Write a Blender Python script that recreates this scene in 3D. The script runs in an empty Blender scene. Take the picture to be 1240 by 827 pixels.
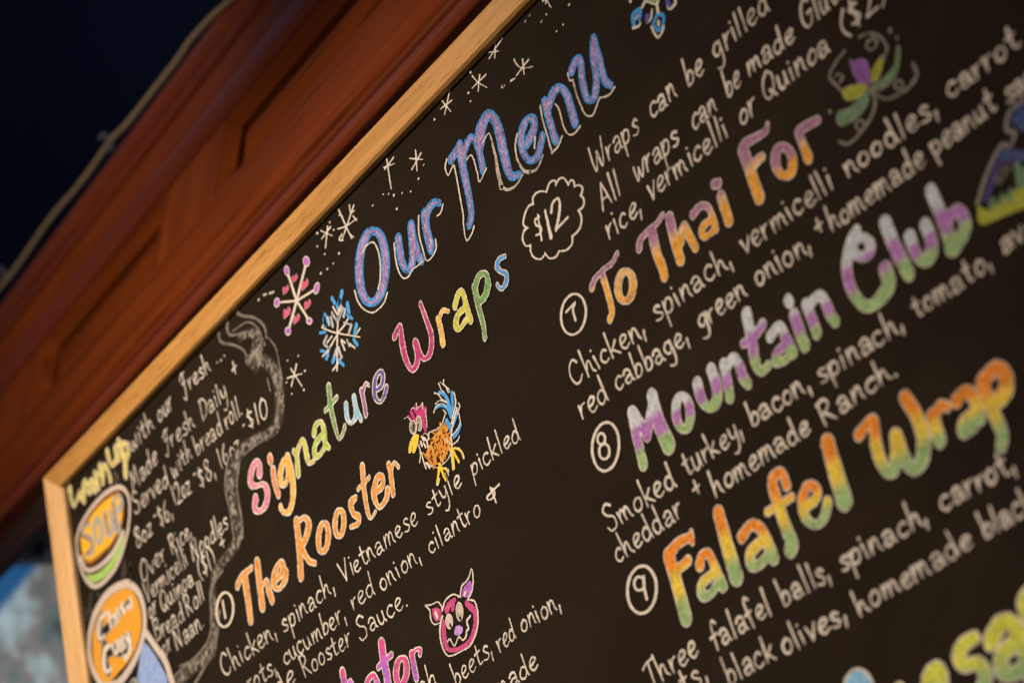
import bpy, math, random
import numpy as np
from mathutils import Matrix, Vector
R_=math.radians
scene=bpy.context.scene; COL=scene.collection
# ---------------------------------------------------------------- camera
CAM_LOC=(2.08500,-0.86216,-0.81821)
CAM_AXES=((0.513257,0.830860,-0.215034),(0.419679,-0.024424,0.907344),(0.748624,-0.555945,-0.361230))

cam=bpy.data.cameras.new('camera'); cam_o=bpy.data.objects.new('camera',cam); COL.objects.link(cam_o)
cam.sensor_width=36; cam.lens=72.58; cam.clip_start=.05; cam.clip_end=60
e1,e2,e3=[Vector(a) for a in CAM_AXES]
m=Matrix((e1,e2,e3)).transposed().to_4x4(); m.translation=Vector(CAM_LOC); cam_o.matrix_world=m
cam.dof.use_dof=True; cam.dof.focus_distance=1.63; cam.dof.aperture_fstop=5.3; cam.dof.aperture_blades=0
scene.camera=cam_o
# ---------------------------------------------------------------- room light
world=bpy.data.worlds.new('World'); scene.world=world; world.use_nodes=True
world.node_tree.nodes['Background'].inputs[0].default_value=(.42,.55,1,1)
world.node_tree.nodes['Background'].inputs[1].default_value=.03
def area(name,loc,target,size,energy,col,sy=None):
    l=bpy.data.lights.new(name,'AREA'); l.energy=energy; l.color=col; l.size=size
    if sy: l.shape='RECTANGLE'; l.size_y=sy
    o=bpy.data.objects.new(name,l); COL.objects.link(o); o.location=loc
    o.rotation_euler=(Vector(target)-Vector(loc)).to_track_quat('-Z','Y').to_euler(); return o
def spot(name,loc,target,energy,col,size,r=.06):
    l=bpy.data.lights.new(name,'SPOT'); l.energy=energy; l.color=col; l.spot_size=R_(size); l.spot_blend=1.0; l.shadow_soft_size=r
    o=bpy.data.objects.new(name,l); COL.objects.link(o); o.location=loc
    o.rotation_euler=(Vector(target)-Vector(loc)).to_track_quat('-Z','Y').to_euler(); return o
spot('warm_track_spot',(.45,-1.5,.62),(.48,0,-1.02),275,(1,.73,.49),84)
spot('warm_canopy_spot',(.35,-1.5,.42),(-.25,.2,.50),78,(1,.74,.48),46,.12)  # unseen fill spot added to light the canopy front evenly
area('warm_room_lamp',(.9,-1.7,-1.2),(.4,0,-.3),.8,4,(1,.74,.5))
area('cool_window_light',(-1.6,.1,2.2),(-.1,.2,.4),.6,.35,(.5,.55,1))  # cool light added for a bluish sheen on the mouldings, no window known
area('poster_daylight',(-.55,.5,-.25),(-1.3,.5,.15),.3,5.5,(.85,.95,1))  # unseen cool area light added behind the board to brighten the poster
scene.view_settings.view_transform='Standard'; scene.view_settings.look='None'
scene.view_settings.exposure=0; scene.view_settings.gamma=1
scene.render.engine='CYCLES'
# ---------------------------------------------------------------- helpers
def link(name,data,parent=None):
    o=bpy.data.objects.new(name,data); COL.objects.link(o)
    if parent: o.parent=parent
    return o
def thing(name,label,cat,loc=(0,0,0),group=None,rot=(0,0,0)):
    o=link(name,None); o.location=loc; o.rotation_euler=rot; o['label']=label; o['category']=cat
    if group:o['group']=group
    return o
def mesh_from(name,V,F,mat,parent=None,smooth=False):
    me=bpy.data.meshes.new(name); me.from_pydata([tuple(map(float,v)) for v in V],[],F); me.materials.append(mat)
    if smooth: me.polygons.foreach_set('use_smooth',[True]*len(me.polygons))
    me.update(); return link(name,me,parent)
def extrude(name,prof,x0,x1,mat,parent=None,xs=None):
    """closed profile [(y,z)...] swept along x; mitres through xs=(fn0,fn1)"""
    n=len(prof); V=[]
    for k,x in enumerate((x0,x1)):
        for (y,z) in prof: V.append((x+(xs[k](y,z) if xs else 0),y,z))
    F=[(i,(i+1)%n,n+(i+1)%n,n+i) for i in range(n)]+[tuple(range(n))[::-1],tuple(range(n,2*n))]
    o=mesh_from(name,V,F,mat,parent)
    b=o.modifiers.new('soft_edges','BEVEL'); b.width=.0012; b.segments=2; b.limit_method='ANGLE'; b.angle_limit=.6
    return o
# ---------------------------------------------------------------- materials
def newmat(name):
    m=bpy.data.materials.new(name); m.use_nodes=True; nt=m.node_tree
    return m,nt,nt.nodes['Principled BSDF']
def N(nt,t,**k):
    n=nt.nodes.new(t)
    for a,b in k.items(): setattr(n,a,b)
    return n
def ramp(nt,stops,fac):
    r=N(nt,'ShaderNodeValToRGB'); cr=r.color_ramp
    while len(cr.elements)<len(stops): cr.elements.new(.5)
    for e,(p,c) in zip(cr.elements,stops): e.position=p; e.color=(*c,1) if len(c)==3 else c
    nt.links.new(fac,r.inputs[0]); return r.outputs[0]
def noise(nt,scale,vec,detail=3,rough=.6,mapscale=None,dist=0):
    n=N(nt,'ShaderNodeTexNoise'); n.inputs['Scale'].default_value=scale; n.inputs['Detail'].default_value=detail
    n.inputs['Roughness'].default_value=rough; n.inputs['Distortion'].default_value=dist
    if mapscale:
        mp=N(nt,'ShaderNodeMapping'); mp.inputs['Scale'].default_value=mapscale; nt.links.new(vec,mp.inputs[0]); vec=mp.outputs[0]
    nt.links.new(vec,n.inputs['Vector']); return n.outputs['Fac']
def bump(nt,bs,h,strength,dist=.001):
    b=N(nt,'ShaderNodeBump'); b.inputs['Strength'].default_value=strength; b.inputs['Distance'].default_value=dist
    nt.links.new(h,b.inputs['Height']); nt.links.new(b.outputs[0],bs.inputs['Normal'])
def mixc(nt,f,a,b,mode='MIX'):
    n=N(nt,'ShaderNodeMix',data_type='RGBA',blend_type=mode)
    for s,v in ((0,f),(6,a),(7,b)):
        if hasattr(v,'links') or hasattr(v,'is_output'): nt.links.new(v,n.inputs[s])
        else: n.inputs[s].default_value=v if not isinstance(v,tuple) else (*v,1)
    return n.outputs[2]
BOARD=(.0132,.0107,.0086)
def mat_board():
    m,nt,bs=newmat('chalkboard_black'); tc=N(nt,'ShaderNodeTexCoord').outputs['Object']
    big=noise(nt,1,tc,5,.65,mapscale=(3,3,7),dist=1.2); fine=noise(nt,420,tc,3,.7); speck=noise(nt,900,tc,1,.5)
    c=ramp(nt,[(.3,tuple(v*.78 for v in BOARD)),(.52,BOARD),(.72,tuple(v*1.5 for v in BOARD))],big)
    c2=mixc(nt,ramp(nt,[(.35,(0,0,0)),(.75,(.35,.35,.35))],fine),c,(.022,.018,.014))
    sp=ramp(nt,[(.76,(0,0,0)),(.8,(1,1,1))],speck)
    dust=ramp(nt,[(.5,(0,0,0)),(.8,(.5,.5,.5))],noise(nt,14,tc,3,.6))
    c3=mixc(nt,mixc(nt,1.0,sp,dust,'MULTIPLY'),c2,(.12,.1,.085))
    nt.links.new(c3,bs.inputs['Base Color']); bs.inputs['Roughness'].default_value=.8
    bs.inputs['Specular IOR Level'].default_value=.03
    bump(nt,bs,fine,.12,.0004); return m
def mat_chalk():
    m,nt,bs=newmat('coloured_chalk'); tc=N(nt,'ShaderNodeTexCoord').outputs['Object']
    at=N(nt,'ShaderNodeAttribute',attribute_name='tint')
    n1=noise(nt,700,tc,4,.75); n2=noise(nt,1500,tc,2,.6,mapscale=(1,1,.35)); n3=noise(nt,90,tc,3,.6)
    a=N(nt,'ShaderNodeMath',operation='ADD'); nt.links.new(n1,a.inputs[0]); nt.links.new(n2,a.inputs[1])
    b=N(nt,'ShaderNodeMath',operation='MULTIPLY_ADD'); nt.links.new(n3,b.inputs[0]); b.inputs[1].default_value=.6; nt.links.new(a.outputs[0],b.inputs[2])
    # grain value runs about .9 to 1.7; coverage decides how much board shows between the grains
    c=N(nt,'ShaderNodeMath',operation='MULTIPLY_ADD'); nt.links.new(at.outputs['Alpha'],c.inputs[0]); c.inputs[1].default_value=1.0; c.inputs[2].default_value=.78
    s=N(nt,'ShaderNodeMath',operation='SUBTRACT'); nt.links.new(c.outputs[0],s.inputs[0]); nt.links.new(b.outputs[0],s.inputs[1])
    mr=N(nt,'ShaderNodeMapRange',interpolation_type='SMOOTHSTEP'); nt.links.new(s.outputs[0],mr.inputs[0])
    mr.inputs[1].default_value=-.22; mr.inputs[2].default_value=.3
    tone=ramp(nt,[(.3,(.72,.72,.72)),(.7,(1.12,1.12,1.12))],n1)
    tc_=mixc(nt,1.0,at.outputs['Color'],tone,'MULTIPLY')
    col=mixc(nt,mr.outputs[0],(.02,.016,.0125),tc_)
    nt.links.new(col,bs.inputs['Base Color']); bs.inputs['Roughness'].default_value=.85; bs.inputs['Specular IOR Level'].default_value=.2
    bump(nt,bs,n1,.35,.0004); return m
def mat_wood(name,dark,mid,light,axis,gs=1.,rough=.45,pores=(.2,.1,.04),pstr=.6,coat=0,spec=.5):
    m,nt,bs=newmat(name); tc=N(nt,'ShaderNodeTexCoord').outputs['Object']
    st=[60*gs,60*gs,60*gs]; st[axis]=2.2*gs
    g=noise(nt,1,tc,5,.6,mapscale=tuple(st),dist=.6)
    st2=[520*gs,520*gs,520*gs]; st2[axis]=15*gs
    p=noise(nt,1,tc,2,.5,mapscale=tuple(st2))
    c=ramp(nt,[(.25,dark),(.5,mid),(.75,light)],g)
    pm=ramp(nt,[(.60,(0,0,0)),(.68,(pstr,)*3)],p)
    c=mixc(nt,pm,c,pores); nt.links.new(c,bs.inputs['Base Color'])
    rr=N(nt,'ShaderNodeMapRange'); nt.links.new(g,rr.inputs[0]); rr.inputs[3].default_value=rough-.08; rr.inputs[4].default_value=rough+.12
    nt.links.new(rr.outputs[0],bs.inputs['Roughness']); bs.inputs['Specular IOR Level'].default_value=spec
    bs.inputs['Coat Weight'].default_value=coat; bs.inputs['Coat Roughness'].default_value=.3
    bump(nt,bs,p,.25,.0005); return m
def mat_plain(name,c1,c2,scale,rough,metal=0):
    m,nt,bs=newmat(name); tc=N(nt,'ShaderNodeTexCoord').outputs['Object']
    n=noise(nt,scale,tc,4,.6); nt.links.new(ramp(nt,[(.3,c1),(.7,c2)],n),bs.inputs['Base Color'])
    bs.inputs['Roughness'].default_value=rough; bs.inputs['Metallic'].default_value=metal; bump(nt,bs,n,.1,.001); return m
M_BOARD=mat_board(); M_CHALK=mat_chalk()
OAK=dict(dark=(.33,.165,.042),mid=(.43,.235,.064),light=(.52,.305,.095))
M_OAKX=mat_wood('oak_frame_horizontal',OAK['dark'],OAK['mid'],OAK['light'],0,2.2,.5,(.13,.055,.014),.85)
M_OAKZ=mat_wood('oak_frame_upright',(.52,.33,.15),(.62,.42,.21),(.68,.48,.26),2,2.2,.5,(.13,.055,.014),.85)  # paler than the horizontal oak: the left rail's stronger light put into its colour
M_MAH=mat_wood('stained_mahogany',(.09,.019,.0035),(.165,.037,.006),(.23,.054,.009),0,.32,.5,(.03,.006,.003),.5,.0,.06)
M_MAHM=mat_wood('polished_mahogany_moulding',(.085,.016,.004),(.145,.029,.007),(.20,.042,.010),0,.32,.40,(.03,.006,.003),.5,.25,.32)
M_MAHZ=mat_wood('stained_mahogany_upright',(.09,.019,.0035),(.165,.037,.006),(.23,.054,.009),2,.32,.5,(.03,.006,.003),.5,.0,.06)
M_DARKWOOD=mat_wood('dark_stained_soffit',(.006,.002,.0015),(.011,.003,.002),(.016,.005,.003),0,.5,.6,(.004,.001,.001),.5)
M_NAVY=mat_plain('navy_painted_wall',(.020,.046,.10),(.026,.054,.115),2.5,.85)
M_BLACK=mat_plain('black_painted_metal',(.004,.004,.006),(.009,.009,.012),20,.5)
M_CLIP=mat_plain('dull_steel',(.12,.14,.19),(.22,.25,.32),60,.45,.6)
M_ROPE=mat_plain('jute_rope',(.14,.115,.085),(.27,.225,.17),300,.9)
def mat_poster():
    m,nt,bs=newmat('mountain_poster_print'); tc=N(nt,'ShaderNodeTexCoord').outputs['Object']
    sp=N(nt,'ShaderNodeSeparateXYZ'); nt.links.new(tc,sp.inputs[0])
    n=noise(nt,11,tc,3,.55,mapscale=(1,1,.7)); n2=noise(nt,12,tc,2,.5)
    rock=ramp(nt,[(.30,(.05,.06,.06)),(.42,(.20,.23,.22)),(.50,(.34,.28,.25)),(.58,(.55,.62,.62)),(.70,(.85,.92,.95))],n)
    # sky above a slanting ridge line
    a=N(nt,'ShaderNodeMath',operation='MULTIPLY_ADD'); nt.links.new(sp.outputs['Y'],a.inputs[0]); a.inputs[1].default_value=-1.1; nt.links.new(sp.outputs['Z'],a.inputs[2])
    b=N(nt,'ShaderNodeMath',operation='MULTIPLY_ADD'); nt.links.new(n2,b.inputs[0]); b.inputs[1].default_value=.03; nt.links.new(a.outputs[0],b.inputs[2])
    mr=N(nt,'ShaderNodeMapRange'); nt.links.new(b.outputs[0],mr.inputs[0]); mr.inputs[1].default_value=.385; mr.inputs[2].default_value=.405
    nt.links.new(mixc(nt,mr.outputs[0],rock,(.03,.17,.42)),bs.inputs['Base Color']); bs.inputs['Roughness'].default_value=.5; return m
M_POSTER=mat_poster()
# ---------------------------------------------------------------- setting: the two walls
def slab(name,x0,x1,y0,y1,z0,z1,mat,parent=None,bev=0):
    V=[(x,y,z) for x in (x0,x1) for y in (y0,y1) for z in (z0,z1)]
    F=[(0,1,3,2),(4,6,7,5),(0,4,5,1),(2,3,7,6),(0,2,6,4),(1,5,7,3)]
    o=mesh_from(name,V,F,mat,parent)
    if bev:
        b=o.modifiers.new('soft_edges','BEVEL'); b.width=bev; b.segments=2
    return o
w=slab('wall',-4.5,4.0,1.4,1.5,-2.0,5.0,M_NAVY); w['kind']='structure'
w=slab('wall',-1.42,-1.3,.02,1.395,-2.0,.62,M_NAVY); w['kind']='structure'
# ---------------------------------------------------------------- wooden canopy behind and above the board
TILT=R_(18.8)
can=thing('wooden_canopy','dark red mahogany panelled canopy front with stepped mouldings, running above the menu board','canopy',(0,.10,.102),rot=(-TILT,0,0))
# local frame: x along the front, z up the front, -y outward
X0,X1=-1.28,2.3
def cprof(name,pts,mat,x0=X0,x1=X1,back=.03):
    # pts: (z, outward) from bottom to top
    prof=[(-h,z) for z,h in pts]+[(back,pts[-1][0]),(back,pts[0][0])]
    o=extrude(name,prof[::-1],x0,x1,mat,can); o.modifiers[0].width=.002; return o
cprof('moulding',[(-.009,.004),(-.005,.0085),(.001,.010),(.007,.009),(.012,.006),(.016,-.001)],M_MAHM)
cprof('bead',[(.0225,-.001),(.0245,.004),(.0275,.006),(.030,.004),(.0315,-.001)],M_MAHM)
cprof('rail',[(.0365,-.016),(.042,-.012),(.052,0),(.1445,0)],M_MAH)
cprof('moulding',[(.2635,-.006),(.267,.003),(.279,.007),(.292,.009),(.304,.007),(.311,.002),(.3125,-.006)],M_MAHM)
cprof('rail',[(.3165,-.004),(.320,0),(.383,0),(.3865,-.003)],M_MAH)
cprof('moulding',[(.3915,-.006),(.394,.003),(.401,.006),(.408,.004),(.4095,-.004)],M_MAHM)
cprof('crown',[(.4145,-.002),(.421,.006),(.432,.011),(.444,.013),(.451,.012),(.454,.008)],M_MAHM)
cprof('fascia',[(-.062,-.016),(-.0095,-.014)],M_DARKWOOD,back=.03)
o=cprof('backing_board',[(-.02,-.041),(.452,-.0405)],M_DARKWOOD,back=.05)
xs=[(-1.27,-.62),(-.36,.06),(.24,1.15),(1.35,2.28)]
def bar(name,x0,x1,z0,z1,h0,h1,mat): # flat member with bevelled long edges
    return slab(name,x0,x1,-h1,-h0,z0,z1,mat,can,.004)
st=[(-.62,-.36),(.06,.24),(1.15,1.35)]
for a,b in st: bar('stile',a+.0005,b-.0005,.145,.263,-.040,-.0005,M_MAHZ)
def panel(a,b,z0,z1):
    # recessed opening with a sloped moulding and a raised, bevelled field
    d=[(0,-.0015),(.003,-.001),(.022,-.012),(.0225,-.028),(.0310,-.026),(.0305,-.018),(.054,-.008)]
    V=[];F=[]
    for e,h in d:
        V+=[(a+e,-h,z0+e),(b-e,-h,z0+e),(b-e,-h,z1-e),(a+e,-h,z1-e)]
    for k in range(len(d)-1):
        for j in range(4):
            p=4*k+j;q=4*k+(j+1)%4; F.append((p,q,q+4,p+4))
    k=4*(len(d)-1); F.append((k,k+1,k+2,k+3))
    return mesh_from('panel',V,F,M_MAH,can)
for a,b in xs: panel(a+.0005,b-.0005,.145,.262)
# rope pinned along the canopy top
CM=Matrix.Translation((0,.10,.102))@Matrix.Rotation(-TILT,4,'X')
rope_pts=[(0.352, 0.4123), (0.291, 0.425), (0.231, 0.4361), (0.169, 0.4529), (0.099, 0.4637), (0.052, 0.4601), (-0.025, 0.4624), (-0.116, 0.4667), (-0.184, 0.4783), (-0.235, 0.4738), (-0.303, 0.4733), (-0.412, 0.4844), (-0.519, 0.4792), (-0.583, 0.476), (-0.645, 0.4811), (-0.771, 0.4927), (-0.989, 0.4979)]
def spline(p,n=8):
    p=np.array(p,float); P=np.vstack([2*p[0]-p[1],p,2*p[-1]-p[-2]]); out=[]
    for i in range(1,len(P)-2):
        a,b,c,d=P[i-1],P[i],P[i+1],P[i+2]
        for k in range(n):
            t=k/n; out.append(.5*(2*b+(c-a)*t+(2*a-5*b+4*c-d)*t*t+(3*b-a-3*c+d)*t**3))
    out.append(P[-2]); return np.array(out)
rope=thing('twisted_rope','tan twisted rope strung along the top edge of the wooden canopy','rope',(0,.10,.102),rot=(-TILT,0,0))
c=spline(rope_pts,30)
for k in range(3):
    V=[];F=[];L=0;rs=8
    for i,(x,z) in enumerate(c):
        if i: L+=np.hypot(*(c[i]-c[i-1]))
        t=c[min(i+1,len(c)-1)]-c[max(i-1,0)]; t/=np.hypot(*t); nrm=np.array([-t[1],t[0]])
        a=2*math.pi*(L/.030+k/3); cx=x+nrm[0]*math.cos(a)*.0025; cz=z+nrm[1]*math.cos(a)*.0025; cy=-.016+math.sin(a)*.0025
        for j in range(rs):
            b=2*math.pi*j/rs; V.append((cx+nrm[0]*math.cos(b)*.0026,cy+math.sin(b)*.0026,cz+nrm[1]*math.cos(b)*.0026))
        if i:
            for j in range(rs): p=(i-1)*rs; F.append((p+j,p+(j+1)%rs,p+rs+(j+1)%rs,p+rs+j))
    mesh_from('strand',V,F,M_ROPE,rope,True)
def tube(name,pts,r,mat,parent,rs=10):
    V=[];F=[];P=[Vector(p) for p in pts]
    for i,p in enumerate(P):
        t=(P[min(i+1,len(P)-1)]-P[max(i-1,0)]).normalized(); u=t.orthogonal().normalized(); v=t.cross(u)
        for j in range(rs):
            b=2*math.pi*j/rs; V.append(p+u*math.cos(b)*r+v*math.sin(b)*r)
        if i:
            for j in range(rs): q=(i-1)*rs; F.append((q+j,q+(j+1)%rs,q+rs+(j+1)%rs,q+rs+j))
    F+=[tuple(range(rs))[::-1],tuple(range(len(V)-rs,len(V)))]
    return mesh_from(name,V,F,mat,parent,True)
for (x,z,lab) in [(-0.188,0.4809,'steel hook clip holding the middle of the twisted rope above the canopy'),(-0.639,0.5036,'steel hook clip holding the rope at the left edge of the picture')]:
    k=thing('rope_clip',lab,'clip',tuple(CM@Vector((x,-.016,z))),rot=(-TILT,0,0)); k.scale=(.72,.72,.72)
    tube('clip_band',[(-.006+.012*i/8-(0),-.004,.007*math.cos(0)) for i in range(2)]+[(.006,-.008,0),(.006,-.004,-.008),(-.006,-.004,-.008),(-.006,-.008,0)],.0025,M_CLIP,k)
    tube('hook',[(0,0,.006),(-.01,0,.016),(-.026,0,.030),(-.040,-.002,.042),(-.050,-.004,.044),(-.054,-.006,.036)],.0042,M_CLIP,k)
    slab('base_plate',-.012,.012,.002,.008,-.016,.010,M_CLIP,k,.002)
# ---------------------------------------------------------------- poster on the side wall seen below the canopy
po=thing('mountain_poster','poster of pale rock and blue sky on the side wall beyond the menu board','poster',(-1.29,.58,.05))
slab('print',-.004,0,-.36,.36,-.55,.288,M_POSTER,po)
for (y0,y1,z0,z1) in [(-.40,.40,.2885,.36),(-.40,-.3605,-.55,.288),(.3605,.40,-.55,.288),(-.40,.40,-.62,-.5505)]:
    slab('frame_strip',-.008,.014,y0,y1,z0,z1,M_BLACK,po,.003)
br=thing('shelf_bracket','black bracket under the canopy beside the upper left corner of the board','bracket',(-1.22,.50,.40))  # guessed form for an unidentified dark shape under the canopy
slab('arm',-.05,.05,-.10,.22,-.02,.03,M_BLACK,br,.006)
slab('brace',-.02,.02,-.02,.10,-.075,-.0205,M_BLACK,br,.006)
# ---------------------------------------------------------------- menu board: panel and oak frame
bd=thing('menu_board','black chalkboard menu in an oak frame, covered in coloured hand lettering','menu board')
BX,BZ=2.0,-1.35
pn=slab('chalk_panel',.024,BX-.02,0,.006,BZ+.02,-.016,M_BOARD,bd)
def rail(name,corners,mat,proud=.0108,pin=.0078):
    # corners: outer start, outer end, inner end, inner start in the board plane (x,z); front arris eased
    V=[];F=[]
    o0,o1,i1,i0=[np.array(c,float) for c in corners]
    def ring(a,b): # a outer, b inner
        d=(b-a)/np.hypot(*(b-a)); e=.0022
        return [(a[0],.010,a[1]),(a[0],-proud+e*.6,a[1]),(a[0]+d[0]*e,-proud,a[1]+d[1]*e),(b[0]-d[0]*e,-pin,b[1]-d[1]*e),(b[0],-pin+e,b[1]),(b[0],.010,b[1])]
    n=24
    for k in range(n+1):
        t=k/n; V+=ring(o0+(o1-o0)*t,i0+(i1-i0)*t)
    for k in range(n):
        for j in range(6): p=k*6; F.append((p+j,p+(j+1)%6,p+6+(j+1)%6,p+6+j))
    F+=[tuple(range(6))[::-1],tuple(range(len(V)-6,len(V)))]
    ob=mesh_from(name,V,F,mat,bd)
    import bmesh
    b=bmesh.new(); b.from_mesh(ob.data); bmesh.ops.recalc_face_normals(b,faces=b.faces); b.to_mesh(ob.data); b.free()
    return ob
TL=(.0225,-.0092); TLi=(.0590,-.0345)
TR=(BX,-.0190); TRi=(BX-.036,-.0410)
BL=(-.033,BZ); BLi=(.004,BZ+.025); BR=(BX,BZ); BRi=(BX-.036,BZ+.025)
g=.0002
def sh(p,dx,dz): return (p[0]+dx,p[1]+dz)
rail('frame_rail',[TL,TR,TRi,TLi],M_OAKX)
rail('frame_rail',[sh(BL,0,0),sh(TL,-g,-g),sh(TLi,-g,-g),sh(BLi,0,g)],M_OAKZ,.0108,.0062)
rail('frame_rail',[BR,BL,sh(BLi,0,-g),sh(BRi,0,-g)],M_OAKX)
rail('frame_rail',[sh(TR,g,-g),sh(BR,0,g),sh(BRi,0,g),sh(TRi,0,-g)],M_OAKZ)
# ---------------------------------------------------------------- chalk engine
def lin(c): return tuple(((v/255)/12.92 if v/255<=.04045 else ((v/255+.055)/1.055)**2.4) for v in c)
REF=np.array(lin((214,180,150)))/np.array((.60,.585,.56))
def alb(*c): return tuple(float(v) for v in np.clip(np.array(lin(c))/REF,.002,.88))
PAL=dict(cream=alb(222,190,162),chalkwhite=alb(190,180,172),chalkgrey=alb(172,155,135),chalkdim=alb(150,128,108),chalkdim2=alb(185,160,138),chalkwarm=alb(205,170,145),
 black=(.008,.007,.006),boardblack=(.009,.007,.006),violet=alb(146,106,148),skyblue=alb(58,130,180),skyblue2=alb(70,140,215),blue2=alb(75,135,180),rose=alb(214,110,125),orangered=alb(222,120,70),
 orange=alb(232,158,60),yellowgreen=alb(185,170,60),lime=alb(170,175,55),green=alb(105,140,72),lightblue=alb(128,168,205),plum=alb(140,80,125),indigo=alb(84,72,130),
 crimson=alb(182,44,98),yellow=alb(198,176,52),orange2=alb(216,130,46),orchid=alb(176,84,165),hotpink=alb(205,60,115),hotpink2=alb(200,62,110),pinkred=alb(205,75,100),pinkpale=alb(215,150,140),
 amber=alb(222,138,24),amber2=alb(225,150,52),peach=alb(215,158,100),mauve=alb(160,96,120),brown2=alb(175,98,36),brown1=alb(140,70,22),orange3=alb(215,120,40),leaf=alb(146,162,96),leaf2=alb(100,120,82),leaf3=alb(160,180,80),
 magenta=alb(168,98,150),sun=alb(225,175,48),sun2=alb(214,196,62),tangerine=alb(228,120,16),straw=alb(226,188,92),lilac=alb(188,130,185),violet2=alb(140,76,135),yellowolive=alb(160,148,42),
 deepblue=alb(52,80,135),deepblue2=alb(60,85,135),purple2=alb(70,55,105),amberdeep=alb(240,165,30),amberdeep2=alb(226,140,26),milkblue=alb(135,150,185))
def hash2(ix,iy):
    h=(ix*374761393+iy*668265263)&0xffffffff; h=((h^(h>>13))*1274126177)&0xffffffff; return ((h^(h>>16))&0xffff)/65535.
def vnoise(x,y,s):
    x=x/s;y=y/s; ix=np.floor(x).astype(np.int64);iy=np.floor(y).astype(np.int64);fx=x-ix;fy=y-iy
    fx=fx*fx*(3-2*fx);fy=fy*fy*(3-2*fy)
    return (hash2(ix,iy)*(1-fx)+hash2(ix+1,iy)*fx)*(1-fy)+(hash2(ix,iy+1)*(1-fx)+hash2(ix+1,iy+1)*fx)*fy
def segfield(G,P,H):
    f=np.full(len(G),1e9)
    for i in range(len(P)-1):
        a,b=P[i],P[i+1]; d=b-a; L=d@d
        t=np.clip(((G-a)@d)/L,0,1) if L>1e-9 else np.zeros(len(G))
        q=G-a-t[:,None]*d; f=np.minimum(f,np.sqrt((q*q).sum(1))-(H[i]+(H[i+1]-H[i])*t))
    return f
def polyfield(G,P):
    d=segfield(G,np.vstack([P,P[:1]]),np.zeros(len(P)+1)); ins=np.zeros(len(G),bool); n=len(P)
    for i in range(n):
        (x1,y1),(x2,y2)=P[i],P[i-1]
        if y1==y2: continue
        ins^=((y1>G[:,1])!=(y2>G[:,1]))&(G[:,0]<(x2-x1)*(G[:,1]-y1)/(y2-y1)+x1)
    return np.where(ins,-d,d)
def clip(T,Fv,c,sgn):
    g=sgn*(Fv-c); inn=g<=0; k=inn.sum(1); out=[T[k==3]]; outf=[Fv[k==3]]
    def cut(A,B,fa,fb):
        t=((c-fa)/np.where(fb-fa==0,1e-9,fb-fa)); return A+(B-A)*t[:,None]
    for kk,want in ((1,True),(2,False)):
        s=k==kk
        if not s.any(): continue
        t=T[s];f=Fv[s];i0=np.argmax(inn[s]==want,axis=1); r=np.arange(len(t))
        a,b,d=t[r,i0],t[r,(i0+1)%3],t[r,(i0+2)%3]; fa,fb,fd=f[r,i0],f[r,(i0+1)%3],f[r,(i0+2)%3]
        ab=cut(a,b,fa,fb);ad=cut(a,d,fa,fd); cc=np.full(len(t),float(c))
        if kk==1: out.append(np.stack([a,ab,ad],1)); outf.append(np.stack([fa,cc,cc],1))
        else:
            out.append(np.stack([ab,b,d],1)); outf.append(np.stack([cc,fb,fd],1))
            out.append(np.stack([ab,d,ad],1)); outf.append(np.stack([cc,fd,cc],1))
    return np.concatenate(out),np.concatenate(outf)
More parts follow.
